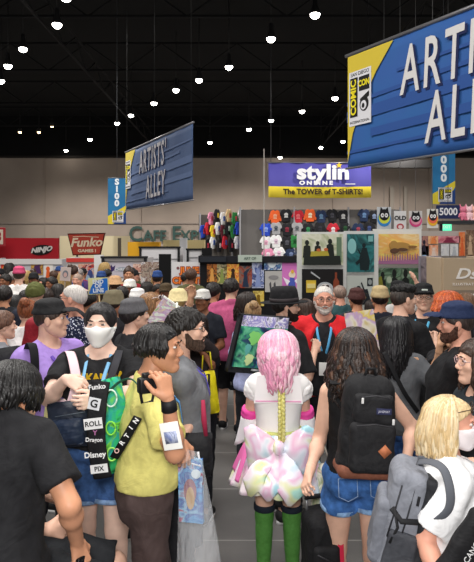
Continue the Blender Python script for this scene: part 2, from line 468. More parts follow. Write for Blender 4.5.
    def legp(s, g, i, e0=0.0, e1=0.0, frac=2.0, k_=.03, feet=True):
        A, B, C = s.hip[i], s.knee[i], s.ank[i]; k = s.k*(.5+.5*s.st)+s.fat*.4; f = s.sex == 'f'
        if frac < 1:
            P1 = A+(B-A)*frac; g.cap(A, P1, (.088)*k+e0, (.088-.03*frac)*k+e1, k_)
        else:
            g.cap(A, B, .088*k+e0, .056*k+(e0+e1)/2, k_)
            h = min(frac-1, 1)
            if h > 0:
                P2 = B+(C-B)*h; g.cap(B, P2, .056*k+(e0+e1)/2, (.056-.018*h)*k+e1, .02)
                m = B+(C-B)*.3; ax = (C-B).normalized(); back = Vector((0, -1, 0)); back = (back-ax*back.dot(ax)).normalized()
                if e0 < .008: g.cap(m+back*.018*k-ax*.03, m+back*.015*k+ax*.08, .043*k+e0, .033*k+e0, .03)
        if feet and frac >= 2 and e0 == 0:
            t = s.toe[i]; g.cap(C, C+Vector((0, -.02*k, -.04*k)), .036*k, .034*k, .02)
            g.cap(C+Vector((0, 0, -.045*k)), t+Vector((0, 0, 0)), .034*k, .026*k, .02)
    def body(s):
        g = s.grid(); T, k = s.T, s.k
        s.torso(g)
        for i in (0, 1): s.armp(g, i); s.legp(g, i)
        nb = T(0, -.018, 1.45); hc = s.MH @ Vector((0, -.028, -.05))
        g.cap(nb, hc, (.056 if s.sex == 'm' else .046)*k+s.fat*.3, (.053 if s.sex == 'm' else .045)*k+s.fat*.3, .035)
        a = Acc(); addnp(a, g.mesh()); addnp(a, s.hg.mesh(), 0, s.MH)
        s.handpos = []
        for i in (0, 1):
            S, E, Wr = s.arm[i]; d = (Wr-E).normalized()
            nm = s.palm.get(i)
            if nm is None: nm = Vector((1 if i == 0 else -1, 0.2, 0))
            else: nm = s.R.inverted().to_3x3() @ Vector(nm[0:3])
            dd = d
            pm = s.palm.get(str(i))
            if pm is not None: dd = s.R.inverted().to_3x3() @ Vector(pm)
            lo = Wr-Vector((.24,)*3); hi = Wr+Vector((.24,)*3); hg = G(lo, hi, s.fv)
            hg.cap(Wr-d*.05*k, Wr+Vector(dd)*.01, .029*k, .025*k, .01)
            n2 = Vector(nm); n2 = n2-dd*n2.dot(dd); 
            if n2.length < .05: n2 = Vector((0, 1, 0))-dd*dd.y
            sd = dd.normalized().cross(n2.normalized())
            want = Vector((0, 1, .35)) if s.palm.get('t%d' % i) is None else s.R.inverted().to_3x3() @ Vector(s.palm.get('t%d' % i))
            side = 1 if sd.dot(want) > 0 else -1
            hand_prims(hg, Wr, dd, n2, side, k*(1.0 if s.sex == 'm' else .92), s.curl[i])
            addnp(a, hg.mesh()); s.handpos.append(Wr+dd.normalized()*.085*k)
        s.bodyo = a.build('body', s.skin, s.root)
    def hpart(s, name, acc, m, parent=None, smooth=True):
        o = acc.build(name, m, parent or s.root, smooth); return o
    def face(s):
        M = s.MH
        for i in (-1, 1):
            a = Acc(); c = Vector((i*.032*s.hcx, .0785, .012))
            def ball(r, c, mi, sy=1.0):
                pr = [(r*math.sin(math.pi*j/8)+1e-5, -r*math.cos(math.pi*j/8)) for j in range(9)]
                a.lathe(pr, (0, 0, 0), 12, mi, M @ Matrix.Translation(c) @ Matrix.Diagonal((1.3, sy, .62, 1)))
            ball(.0105, c, 0, .95); ball(.0072, c+Vector((-i*.001, .0056, 0)), 1, .85)
            a.build('eye', [mat('#d9d2cc', .4), mat('#21150f', .25)], s.bodyo)
            b = Acc(); b.tube([M @ Vector((i*x*s.hcx, y+.002, z)) for x, y, z in ((.014, .0935, .034), (.030, .0945, .0365), (.048, .083, .030))], [.003*s.k, .0045*s.k, .002*s.k], 0, 6)
            b.build('eyebrow', mat(getattr(s, 'brow', '#2a1d17'), .9), s.bodyo)
        L = Acc()
        L.tube([M @ Vector(p) for p in ((-.023, .084, -.0575), (-.008, .0925, -.0540), (.008, .0925, -.0540), (.023, .084, -.0575))], [.001, .0036*s.k, .0036*s.k, .001], 0, 6)
        L.tube([M @ Vector(p) for p in ((-.021, .0845, -.0585), (-.007, .0905, -.0605), (.007, .0905, -.0605), (.021, .0845, -.0585))], [.001, .0045*s.k, .0045*s.k, .001], 0, 6)
        L.build('lips', mat('#b97468', .6), s.bodyo)
    # ------------- hair and headwear (head-local fields)
    def hfield(s, infl, fn, noise=0, wl=.03, seed=1, stretch=(1, 1, .18)):
        g = G((-.16, -.19, -.19), (.16, .19, .19), s.hv)
        sx = s.hcx
        g.ell((0, -.012, .025), (.076*sx+infl, .098+infl, .088+infl), 0)
        if noise: g.wrinkle(noise, wl, seed, stretch)
        x, y, z = g.full(); c = fn(x, y, z); k = .01
        h = np.maximum(k-np.abs(g.d-c), 0)/k; g.d = np.maximum(g.d, c)+h*h*k*.25
        return g
    def hair_short(s, col, infl=.014, noise=.0025, line=.056, nape=-.068, h2=None, bulk=None, wl=.024, temple=.022):
        sl = (line-nape)/.19
        fn = lambda x, y, z: (-(z-(nape+sl*(y+.10)-temple*np.clip(y/.05, 0, 1)*np.clip((np.abs(x)-.025)/.05, 0, 1.2)))) * .85
        g = s.hfield(infl, lambda x, y, z: x*0-1, noise, wl, s.seed); x, y, z = g.full()
        g.d = g.d+(infl*.55)*np.clip((y-.02)/.07, 0, 1)*np.clip((.10-z)/.05, 0, 1)
        cc = fn(x, y, z); hh = np.maximum(.01-np.abs(g.d-cc), 0)/.01; g.d = np.maximum(g.d, cc)+hh*hh*.01*.25
        if bulk:
            for c, r in bulk: g.ell(c, r, .02)
        a = Acc(); addnp(a, g.mesh(), 0, s.MH)
        return a.build('hair', mat(col, .45, kind='hair', h2=h2, spec=.4), s.root)
    def locks(s, col, length=.3, n=90, seed=3, r=.013, amin=-140, amax=140, wave=.012, back=.035, spread=.0, h2=None, name='hair', cap=True,
              gather=None, roots=None, wl=.11, top=.012, bulge=0.0, vary=.15, line=.06, mats=None, pointed=False, front=None):
        """tapered strands over the skull, then hanging; azimuth 0 = back of the head"""
        rg = random.Random(seed); a = Acc()
        for i in range(n):
            az = math.radians(amin+(amax-amin)*(i+rg.random())/n); L = length*(1-vary*rg.random())
            layer = rg.random(); Rr = 1.0+.08*layer
            el0 = math.radians(rg.uniform(55, 88)); pts = []; rs = []
            sx = s.hcx; ph = rg.uniform(0, 6.28); ph2 = rg.uniform(0, 6.28)
            A = (.078*sx+top*.8)*Rr+bulge*.5; B = (.100+top*.8)*Rr+bulge*.5; C = .088+top
            frontness = max(0, -math.cos(az))
            for j in range(6):
                e = el0*(1-j/5.0); ce, se = math.cos(e), math.sin(e)
                pts.append(Vector((A*ce*math.sin(az), -.012-B*ce*math.cos(az), .025+C*se)))
            p = pts[-1].copy(); nseg = 8
            for j in range(1, nseg+1):
                t = j/nseg; w = wave*t**.5
                o = Vector((math.sin(az), -math.cos(az), 0))
                q = p+Vector((0, 0, -L*t))+o*(spread*t+bulge*math.sin(t*math.pi)*.5)+Vector((math.sin(ph+t*L/wl*6.28)*w, math.cos(ph2+t*L/wl*6.28)*w, 0))
                q.y -= back*min(1, t*1.6)*max(0, math.cos(az))
                if gather is not None: q.x += (gather[0]-q.x)*min(1, t*gather[1]); q.y += (gather[2]-q.y)*min(1, t*gather[1])
                pts.append(q)
            m_ = len(pts)
            for j in range(m_):
                t = j/(m_-1); rs.append(r*s.k*(.55+.6*math.sin(min(1, t*1.6)*math.pi/2))*(1-.75*max(0, (t-.6)/.4)**1.3))
            out = [s.MH @ q for q in pts]
            a.tube(out, rs, rg.randrange(len(mats)) if mats else 0, 7)
        if cap:
            sl = (line+.07)/.19
            g = s.hfield(top*.8, lambda x, y, z: -(z-(-.07+sl*(y+.10)))*.85, .002, .03, seed)
            addnp(a, g.mesh(), 0, s.MH)
        ms = [mat(c, .42, kind='hair', spec=.4) for c in mats] if mats else mat(col, .42, kind='hair', h2=h2, spec=.4)
        return a.build(name, ms, s.root)
    def ball(s, name, c, r, col, kind='hair', parent=None, rough=.5):
        g = G([c[i]-r[i]-.03 for i in range(3)], [c[i]+r[i]+.03 for i in range(3)], s.hv); g.ell(c, r, 0)
        if kind == 'hair': g.wrinkle(.004, .03, s.seed)
        a = Acc(); addnp(a, g.mesh(), 0, s.MH); return a.build(name, mat(col, rough, kind=kind), parent or s.root)
    def cap(s, col, brim='#', back=False, infl=.02, z0=.04, tilt=.15, name='cap', up=0.0, patch=None, bl=.075):
        sg = -1 if back else 1
        g = s.hfield(infl, lambda x, y, z: -(z-z0-tilt*y*-1*0-.0)*1.0-.0*y, 0)
        g.ell((0, -.012, .11), (.075, .09, .03), .03)
        a = Acc(); addnp(a, g.mesh(), 0, s.MH)
        o = a.build(name, mat(col, .8, kind='cloth', scale=40), s.root)
        g = G((-.12, -.22, -.05), (.12, .22, .16), s.hv)
        g.ell((0, sg*(.075+bl*.55), z0+.006+up), (.074, bl, .030), 0); 
        g2 = G((-.12, -.22, -.05), (.12, .22, .16), s.hv); g2.ell((0, sg*(.075+bl*.55), z0-.002+up), (.080, bl+.006, .030), 0)
        g.d = np.maximum(g.d, -g2.d)
        a = Acc(); addnp(a, g.mesh(), 0, s.MH); a.build('brim', mat(col if brim == '#' else brim, .8, kind='cloth', scale=40), o)
        if patch:
            a = Acc(); a.box((0, sg*.112, z0+.035), (.05, .006, .028), 0, s.MH, .002); a.build('patch', mat(patch, .8), o)
        return o
    def mask(s, col='#f4f4f2', straps=True):
        g = head_grid(s.hv, s.hcx); g.ell((0, .075, -.03), (.045, .04, .05), .03); x, y, z = g.full()
        d = g.d-.004
        for c in (z-(-.004+.10*(y-.09)+.012*np.clip(1-np.abs(x)/.03, 0, 1)), -(z+.118), -(y-.012+.3*np.abs(z+.05))): d = np.maximum(d, c)
        a = Acc(); addnp(a, g.mesh(d), 0, s.MH)
        o = a.build('face_mask', mat(col, .9, kind='plain'), s.root)
        if straps:
            a = Acc()
            for i in (-1, 1):
                for z_ in (-.012, -.07): a.tube([s.MH @ Vector((i*.066*s.hcx, .03, z_)), s.MH @ Vector((i*.079*s.hcx, .01, -.01+z_*.4)), s.MH @ Vector((i*.084*s.hcx, -.012, .0))], .0016, 0, 5)
            a.build('ear_loop', mat('#f0f0f0', .8), o)
        return o
    def beard(s, col, mous=True, full=True):
        g = head_grid(s.hv, s.hcx); g.wrinkle(.0012, .015, 3); x, y, z = g.full(); d = g.d-.0032
        c = z-(-.006-.0*y); 
        c = np.maximum(c, -(y-(-.0)-.25*np.minimum(z+.06, 0)))          # in front of ear
        c = np.maximum(c, z+.052-.045*np.clip((.045-y)/.035, 0, 1)-.006*np.clip((np.abs(x)-.03)/.02, 0, 1)) if full else np.maximum(c, z+.068)
        d = np.maximum(d, c)
        mz = ((x/.022)**2+((z+.057)/.0085)**2)-1; d = np.where(y > .05, np.maximum(d, -mz*.008), d)
        a = Acc(); addnp(a, g.mesh(d), 0, s.MH)
        if mous:
            a.tube([s.MH @ Vector(p) for p in ((-.03, .083, -.056), (-.012, .098, -.044), (.012, .098, -.044), (.03, .083, -.056))], [.003*s.k, .006*s.k, .006*s.k, .003*s.k], 0, 6)
        return a.build('beard', mat(col, .8, kind='hair'), s.root)
    def glasses(s, col='#1c1c1c', up=0.0, y0=0.0, big=1.0, lens=None):
        a = Acc(); M = s.MH
        for i in (-1, 1):
            pts = []
            for k_ in range(15):
                t = 2*math.pi*k_/14; pts.append(M @ Vector((i*.033+.023*big*math.cos(t), .101+y0-.01*abs(math.cos(t)*.5+i*.5), .010+up+.017*big*math.sin(t))))
            a.tube(pts, .0019*s.k, 0, 6)
            a.tube([M @ Vector((i*.055*big, .094+y0, .014+up)), M @ Vector((i*.080*s.hcx, .04, .014+up*.9)), M @ Vector((i*.081*s.hcx, -.005, .010+up*.7))], .0018*s.k, 0, 6)
        a.tube([M @ Vector((-.011, .103+y0, .014+up)), M @ Vector((.011, .103+y0, .014+up))], .0018*s.k, 0, 6)
        o = a.build('glasses', mat(col, .3, metal=.2), s.root)
        if lens:
            b = Acc()
            for i in (-1, 1): b.disc(i*.033, .010+up, .022*big, .0165*big, .0985+y0, .1005+y0, 0, 16, M)
            b.build('lens', mat(lens, .15, spec=.6), o)
        return o
    # ------------- clothes
    def shirt(s, col, sleeve=.62, hem=.9, e=.014, loose=.012, name='shirt', m=None, neck=.072, nz=1.475, amp=.004, vneck=0, openf=None, kind='cloth', side_cut=None, flare=0.0, wl=.12, ek=.018):
        g = s.grid(hem*s.k+s.dz-.1, s.T(0, 0, 1.56).z); k = s.k
        s.torso(g, e)
        g.cap(s.T(0, .005, 1.25), s.T(0, 0, max(hem, .9)), (.115*s.st*k+s.fat+loose+e), (.118*s.st*k+s.fat+loose+e+flare), .05)
        if loose: g.ell(s.T(0, .0, hem+.05), (.155*s.st*k+e+loose+s.fat, .112*s.st*k+e+loose+s.fat, .14), .04)
        for i in (0, 1):
            if sleeve <= 0: continue
            S, E, Wr = s.arm[i]
            gg = g.like(); s.armp(gg, i, e*1.1, e+ek, sleeve)
            if sleeve < 1: P1 = S+(E-S)*sleeve; n = (E-S).normalized()
            else: P1 = E+(Wr-E)*(sleeve-1); n = (Wr-E).normalized()
            x, y, z = gg.full(); c = (x-P1.x)*n.x+(y-P1.y)*n.y+(z-P1.z)*n.z
            if sleeve > 1: c = np.where((x-E.x)**2+(y-E.y)**2+(z-E.z)**2 > (.32)**2, -1, c) if False else c
            gg.d = np.maximum(gg.d, np.clip(c, -.2, .2))
            h = np.maximum(.035-np.abs(g.d-gg.d), 0)/.035; g.d = np.minimum(g.d, gg.d)-h*h*.035*.25
        if amp: g.wrinkle(amp, wl, s.seed, (1, 1, .55))
        s.hem = hem
        hz = hem*k+s.dz; g.cut((0, 0, -1), -hz)
        if neck: g.cap(s.T(0, .0, nz+.0), s.T(0, .004, nz+.12), neck*k, neck*k*1.15, .01, 'sub')
        if vneck: g.cap(s.T(0, .12, nz), s.T(0, .15, nz-vneck), .045*k, .012, .01, 'sub')
        if sleeve <= 0:
            for i in (-1, 1): g.cap(s.T(i*.205*s.st, 0, 1.36), s.T(i*.19*s.st, 0, 1.5), .065*k, .055*k, .01, 'sub')
        if openf:  # open front: remove a wedge
            g.cap(s.T(0, .2, nz+.02), s.T(0, .2, hem-.1), openf, openf*1.1, .01, 'sub')
        a = Acc(); addnp(a, g.mesh())
        s.shirt_g = g
        return a.build(name, m or mat(col, .85, kind=kind, scale=25), s.root)
    def pants(s, col, frac=1.9, top=1.03, e=.010, loose=.012, name='pants', m=None, kind='cloth', amp=.004, hemcol=None):
        g = s.grid(-.05, s.T(0, 0, 1.3).z); k = s.k
        T = s.T; st = s.st
        g.ell(T(0, -.008, .965), (.160*st*k+e+loose*.3+s.fat*.6, .115*st*k+e+loose*.3+s.fat*.5, .135*k), .04)
        g.ell(T(0, 0, 1.06), (.140*st*k+e+s.fat*.9, .105*st*k+e+s.fat*.9, .13*k), .04)
        for i in (-1, 1): g.ell(Vector((i*.07*k*st, -.065*k, .925*k+s.dz)), (.084*k+e, .077*k+e, .09*k+e), .04)
        for i in (0, 1):
            gg = g.like(); s.legp(gg, i, e, e+loose, frac, feet=False)
            A, B, C = s.hip[i], s.knee[i], s.ank[i]
            if frac < 1: P1 = A+(B-A)*frac; n = (B-A).normalized()
            else: P1 = B+(C-B)*(frac-1); n = (C-B).normalized()
            x, y, z = gg.full(); gg.d = np.maximum(gg.d, np.clip((x-P1.x)*n.x+(y-P1.y)*n.y+(z-P1.z)*n.z, -.2, .2))
            h = np.maximum(.03-np.abs(g.d-gg.d), 0)/.03; g.d = np.minimum(g.d, gg.d)-h*h*.03*.25
        if amp: g.wrinkle(amp, .10, s.seed+5)
        g.cut((0, 0, 1), min(top, getattr(s, 'hem', 9)+.03)*k+s.dz)
        a = Acc(); addnp(a, g.mesh())
        o = a.build(name, m or mat(col, .85, kind=kind, scale=25), s.root)
        if hemcol:
            for i in (0, 1):
                A, B, C = s.hip[i], s.knee[i], s.ank[i]; P1 = A+(B-A)*frac; n = (B-A).normalized()
                q = Acc(); rr = (.088-.03*frac)*(s.k*(.5+.5*st)+s.fat*.4)+e+loose+.004
                q.tube([P1-n*.022, P1-n*.02, P1+n*.002, P1+n*.004], [rr-.004, rr, rr, rr-.004], 0, 24); q.build('cuff', mat(hemcol, .9, kind='denim'), o)
        return o
    def shoes(s, col='#222222', sole='#dddddd'):
        k = s.k
        for i in (0, 1):
            C, t = s.ank[i], s.toe[i]
            g = G([min(C[j], t[j])-.12 for j in range(3)], [max(C[j], t[j])+.12 for j in range(3)], max(.008, s.vox*.8))
            g.cap(C+Vector((0, -.02, -.02))*k, C+Vector((0, 0, -.045))*k, .045*k, .046*k, .02)
            g.cap(C+Vector((0, -.01, -.043))*k, Vector((t.x, t.y+.015, .036*k)), .044*k, .036*k, .03)
            g.cut((0, 0, -1), -.012*k-min(0, 0)); a = Acc(); addnp(a, g.mesh()); o = a.build('shoe', mat(col, .6), s.root)
            a = Acc(); y0 = C.y-.062*k; y1 = t.y+.055*k; pts = []
            for q in range(20):
                th = 2*math.pi*q/20; pts.append((C.x+.046*k*math.cos(th), (y0+y1)/2+(y1-y0)/2*math.sin(th)))
            vs = [(p[0], p[1], 0.0) for p in pts]+[(p[0], p[1], .022*k) for p in pts]
            a.add(vs, [tuple(range(19, -1, -1)), tuple(range(20, 40))]+[(j, (j+1) % 20, (j+1) % 20+20, j+20) for j in range(20)])
            a.build('sole', mat(sole, .7), o)
    def lanyard(s, col='#4aa8e0', badge='#f2f2f2', z1=1.17, y1=None, side=0.0, back=False):
        T = s.T; e = .028+s.fat; st = s.st
        f = .105*st+e*1.0+(.03 if s.sex == 'f' else 0)
        for_ = 1; a = Acc()
        for i in (-1, 1):
            pts = [T(i*.02, -.075, 1.49), T(i*.062, -.02, 1.50), T(i*.066, .045, 1.465), T(i*.055, f*.98, 1.38), T(i*.034+side*.5, f+.02, 1.28), T(side, f+.018, z1+.02)]
            a.tube(pts, .011, 0, 6, flat=.18, up=(1, 0, 0))
        o = a.build('lanyard', mat(col, .6), s.root)
        if badge:
            a = Acc(); c = T(side, f+.03, z1-.05); a.box(c, (.085, .006, .11), 0, None, .002); b = a.build('badge', mat(badge, .4), o)
            a = Acc(); a.box(c+Vector((0, .004, -.012)), (.06, .003, .05)); a.build('badge_print', mat('#7f8fa8', .5), b) if False else None
        return o
    def strap(s, pts, w, col, name='strap', parent=None, flat=.12, up=(1, 0, 0)):
        a = Acc(); a.tube(pts, w/2, 0, 8, flat=flat, up=up); return a.build(name, mat(col, .8, kind='cloth'), parent or s.root)
# ------------------------------------------------------------------ the hall
def struct(name, acc, m, smooth=False):
    o = acc.build(name, m, None, smooth); o['kind'] = 'structure'; return o
a = Acc(); a.box((0, 16, -.1), (64, 68.4, .2))
fm = mat('#5f5e5d', .38, kind='marb', scale=1.1, h2='#757371', spec=.45, bump=.03)
def floor_tiles():
    nt = fm.node_tree; b = nt.nodes['Principled BSDF']; tc = [n for n in nt.nodes if n.type == 'TEX_COORD'][0]
    mp = nt.nodes.new('ShaderNodeMapping'); mp.inputs['Rotation'].default_value = (0, 0, math.radians(0)); mp.inputs['Location'].default_value = (.35, .15, 0)
    br = nt.nodes.new('ShaderNodeTexBrick'); br.offset = 0; br.inputs['Scale'].default_value = .55
    br.inputs['Mortar Size'].default_value = .0035; br.inputs['Brick Width'].default_value = .9; br.inputs['Row Height'].default_value = .5
    old = b.inputs['Base Color'].links[0].from_socket
    br.inputs['Mortar'].default_value = hexc('#9c9a96')
    nt.links.new(tc.outputs['Object'], mp.inputs[0]); nt.links.new(mp.outputs[0], br.inputs['Vector'])
    nt.links.new(old, br.inputs['Color1']); nt.links.new(old, br.inputs['Color2']); nt.links.new(br.outputs['Color'], b.inputs['Base Color'])
floor_tiles()
struct('floor', a, fm)
a = Acc(); a.box((0, 50.2, 4.6), (64, .4, 9.2))
for i in range(9): a.box((-32+8*i, 49.96, 4.6), (.06, .08, 9.2), 0)
a.box((0, 49.9, 9.12), (64, .2, .18), 1); a.box((0, 49.95, 3.6), (64, .1, .12), 2)
struct('wall_back', a, [mat('#a89a8e', .8, kind='marb', scale=.25), mat('#26221f', .8), mat('#a0938a', .8)])
a = Acc(); a.box((0, 16, 12.6), (64, 68.4, .2)); a.box((0, 50.1, 10.9), (64, .3, 3.4), 0)
struct('ceiling', a, mat('#0b0b0c', .95))
# dark roof trusses
def truss(x0, y0, x1, y1, z, w, nseg):
    a = Acc(); p0, p1 = Vector((x0, y0, z)), Vector((x1, y1, z)); up = Vector((0, 0, w))
    a.tube([p0, p1], .06, 0, 6); a.tube([p0+up, p1+up], .06, 0, 6)
    for i in range(nseg):
        q0 = p0.lerp(p1, i/nseg); q1 = p0.lerp(p1, (i+1)/nseg)
        a.tube([q0+(up if i % 2 else Vector()), q1+(Vector() if i % 2 else up)], .035, 0, 5)
    return a
for i, y in enumerate((22, 29, 36, 43)):
    struct('trim_%d' % (i+1), truss(-31, y, 31, y, 10.4, 1.3, 34), mat('#0f0f11', .85))
for i, x in enumerate((-21, -7, 7, 21)):
    struct('trim_%d' % (i+5), truss(x, -16, x, 49.8, 10.0, 1.0, 36), mat('#0d0d0f', .85))
for i, (x, z) in enumerate(()):
    a = Acc(); a.tube([(x, -16, z), (x, 49.8, z)], .28, 0, 14); struct('trim_%d' % (i+9), a, mat('#0e0e10', .8))

# hall lamps
def lamp():
    r = empty('hall_lamp'); 
    a = Acc(); a.lathe([(.05, .62), (.08, .6), (.09, .34), (.11, .30), (.19, .10), (.20, .06), (.16, .06)], n=18); a.build('housing', mat('#3a3a3c', .4, metal=.6), r)
    a = Acc(); pr = [(.16*math.cos(t*math.pi/16)+1e-4, -.15*math.sin(t*math.pi/16)+.06) for t in range(9)]
    a.lathe(pr, n=18); a.build('bulb', mat('#fff8ee', .5, emit=26), r)
    a = Acc(); a.tube([(0, 0, .6), (0, 0, 2.98)], .02, 0, 6); a.build('hanging_rod', mat('#222222', .5), r)
    return r
LP = [(57, 26), (23, 50), (8, 67), (1, 82), (66, -1), (154, 104), (131, 116), (117, 124), (90, 140), (66, 151), (315, 16), (271, 40), (229, 68), (199, 81), (176, 91),
      (302, 112), (271, 121), (249, 130), (210, 143), (335, 99), (343, 142), (321, 148), (280, 158)]
proto = lamp(); first = True; LZ = 9.55
def lamp_words(px, py):
    side = 'left' if px < 120 else ('middle' if px < 240 else 'right')
    return side
rows = {}
for n, (px, py) in enumerate(LP):
    o = proto if first else copy_tree(proto); first = False
    d = F*(LZ-CAMH)/(HY-py); x = (px-CX)/F*d; o.location = (x, min(d, 48.8), LZ if d < 48.8 else CAMH+(HY-py)/F*48.8)
    if d > 48.8:
        o.location.x = (px-CX)/F*48.8
        for ch in o.children:
            if ch.name.startswith('hanging_rod'): ch.scale.z = (12.5-o.location.z)/2.98
    rows.setdefault(lamp_words(px, py), []).append((py, px, o))
ordn = ['first', 'second', 'third', 'fourth', 'fifth', 'sixth', 'seventh', 'eighth', 'ninth', 'tenth', 'eleventh', 'twelfth']
for sd, L in rows.items():
    for i, (py, px, o) in enumerate(sorted(L, key=lambda t: (t[0], t[1]))):
        tag(o, 'bright white ceiling lamp, %s from the top in the picture\'s %s' % (ordn[i], {'left': 'left quarter', 'middle': 'left centre', 'right': 'right half'}[sd]), 'ceiling lamp', 'white hall lamps')
for n, (px, py, w) in enumerate(((52, 126, 'rightmost'), (39, 132, 'middle'), (20, 132, 'leftmost'))):
    r = empty('spotlight', W(px, py, 44)); 
    a = Acc(); a.lathe([(.06, .3), (.13, .25), (.17, .05), (.13, .0)], n=14); a.build('housing', mat('#333333', .5), r)
    a = Acc(); a.tube([(0, 0, .28), (0, 0, 12.47-r.location.z)], .015, 0, 5); a.build('hanging_rod', mat('#222222', .5), r); a = Acc(); a.lathe([(.12*math.cos(t*math.pi/12)+1e-4, -.11*math.sin(t*math.pi/12)) for t in range(7)], n=14); a.build('bulb', mat('#ffd9a0', .5, emit=9), r)
    tag(r, 'small warm orange spotlight high at the far left, %s of three' % w, 'spotlight', 'warm spotlights')
# unseen spots for the light of the lamps over the back of the hall
for (x, y) in ((-8, 22), (8, 22), (-10, 33), (3, 33), (14, 33), (-12, 43), (0, 43), (12, 43)):
    L = bpy.data.lights.new('fill_spot', 'SPOT'); L.energy = 2800; L.spot_size = math.radians(150); L.spot_blend = .6; L.shadow_soft_size = .3; L.color = (1, .95, .9)
    o = bpy.data.objects.new('fill_spot', L); COL.objects.link(o); o.location = (x, y, 9.4)

for (x, y, tx) in ((1, 15, 3), (-4, 15, -2)):  # added spots aimed at the T-shirt tower to brighten it; no lamps hang there
    L = bpy.data.lights.new('fill_spot', 'SPOT'); L.energy = 2200; L.spot_size = math.radians(60); L.spot_blend = .7; L.shadow_soft_size = .3; L.color = (1, .97, .93)
    o = bpy.data.objects.new('fill_spot', L); COL.objects.link(o); o.location = (x, y, 9.4); o.rotation_euler = (Vector((tx, 25.5, 3))-Vector((x, y, 9.4))).to_track_quat('-Z', 'Y').to_euler()

# ------------------------------------------------------------------ hanging banners
def emblem(parent, x, z, w, h, y):
    """convention emblem: vertical yellow word, CON and an eye on a white card"""
    a = Acc(); a.box((x, y, z), (w, .006, h), 0)
    a.box((x-w*.27, y-.006, z+h*.02), (w*.34, .004, h*.72), 1); a.box((x+w*.2, y-.006, z+h*.24), (w*.46, .004, h*.26), 1)
    put_text(a, 'COMIC', h*.20, x-w*.27, z+h*.02, y-.011, 2, 1.0, rot=math.pi/2, offset=h*.006, ext=.001)
    put_text(a, 'CON', w*.26, x+w*.2, z+h*.24, y-.011, 2, .85, offset=h*.006, ext=.001)
    put_text(a, 'SAN DIEGO', w*.16, x, z+h*.44, y-.006, 3, 1.0, ext=.001)
    put_text(a, 'INTERNATIONAL', w*.12, x, z-h*.44, y-.006, 3, .95, ext=.001)
    a.disc(x+w*.2, z-h*.14, w*.20, h*.13, y-.008, y-.004, 1); a.disc(x+w*.18, z-h*.16, w*.13, h*.085, y-.011, y-.007, 0)
    a.disc(x+w*.17, z-h*.17, w*.06, h*.045, y-.014, y-.010, 1)
    a.prism([(x+w*.02, z-h*.04), (x+w*.42, z+h*.07), (x+w*.42, z-h*.02), (x+w*.05, z-h*.1)], y-.012, y-.008, 1)
    return a.build('emblem', [mat('#d8d8dc', .7), mat('#111111', .7), mat('#e8d820', .7), mat('#222222', .7)], parent, False)
def big_banner(p0, dirv, L, z0, z1, cols, label, wtxt):
    ang = math.atan2(dirv.y, dirv.x); r = empty('hanging_banner', (p0.x, p0.y, 0), ang); h = z1-z0
    a = Acc(); nx, nz = 60, 12; vs = []; fs = []
    for i in range(nx+1):
        for j in range(nz+1):
            x = L*i/nx; z = z0+h*j/nz; vs.append((x, .004*math.sin(x*7.0+z)+.002*math.sin(x*17), z))
    for i in range(nx):
        for j in range(nz): q = i*(nz+1)+j; fs.append((q, q+nz+1, q+nz+2, q+1))
    a.add(vs, fs)
    cl = mat(cols[0], .75, kind='marb', scale=1.2, h2=cols[1]); cloth = a.build('banner_cloth', cl, r)
    md = cloth.modifiers.new('thick', 'SOLIDIFY'); md.thickness = .012
    # printed motion stripes and the yellow corner
    s = Acc()
    for (za, zb, xa, xb, sl) in ((.40, .50, 0, L, .10), (.55, .585, 0, L*.85, .12), (.24, .31, L*.1, L, .07), (.72, .745, L*.2, L, .07), (.12, .145, 0, L*.7, .05)):
        s.prism([(xa, z0+h*za), (xb, z0+h*(za+sl)), (xb, z0+h*(zb+sl)), (xa, z0+h*zb)], -.0195, -.0185, 0)
    s.build('printed_stripe', mat(cols[2], .8), r, False)
    s = Acc(); s.prism([(.02, z1-.02), (1.02, z1-.02), (.66, z1-h*.22), (.36, z1-h*.45), (.14, z0+h*.30), (.02, z0+h*.05)], -.022, -.0205, 0); s.build('yellow_corner', mat(cols[3], .75), r, False)
    emblem(r, .31, z0+h*.60, .50, h*.48, -.026)
    for (t, x, z, sz) in wtxt:
        k = Acc(); put_text(k, t, sz, x+.03, z-.03, -.026, 0, .53, rot=.03, offset=.016, shear=.16, ext=.002, space=1.22, align='LEFT')
        put_text(k, t, sz, x, z, -.034, 1, .53, rot=.03, offset=.010, shear=.16, ext=.002, space=1.22, align='LEFT')
        k.build('lettering', [mat('#1a2450', .8), mat(cols[4], .7)], r, False)
    s = Acc(); s.tube([(-.05, 0, z1+.02), (L+.05, 0, z1+.02)], .03, 0, 8); s.tube([(-.05, 0, z0-.01), (L+.05, 0, z0-.01)], .018, 0, 8); s.build('pole', mat('#8a8a8e', .4, metal=.7), r)
    for x in (.1, L*.5, L-.1): s = Acc(); s.tube([(x, 0, z1), (x, 0, 12.47)], .008, 0, 4); s.build('hanging_wire', mat('#1c1c1c', .6), r)
    tag(r, label, 'banner'); return r
d1 = Vector((.511, -.86)).normalized(); p0 = W(348, 240, 9.73)
big_banner(p0, d1, 5.4, 3.37, 5.17, ('#2c5f9e', '#305a9f', '#2b5092', '#cfb838', '#d4d2d0'), 'large blue ARTISTS ALLEY banner cropped at the top right',
           (("ARTISTS'", 1.16, 4.60, .98), ('ALLEY', 1.62, 3.84, .98)))
p0 = W(126, 240, 19.3)
big_banner(p0, Vector((2.51, -4.9)).normalized(), 5.5, 3.17, 5.0, ('#4c6084', '#43567a', '#56698e', '#c0ae44', '#bdbbbf'), "smaller slate blue ARTISTS' ALLEY banner hanging left of the centre",
           (("ARTISTS'", 1.46, 4.46, .93), ('ALLEY', 2.08, 3.68, .93)))
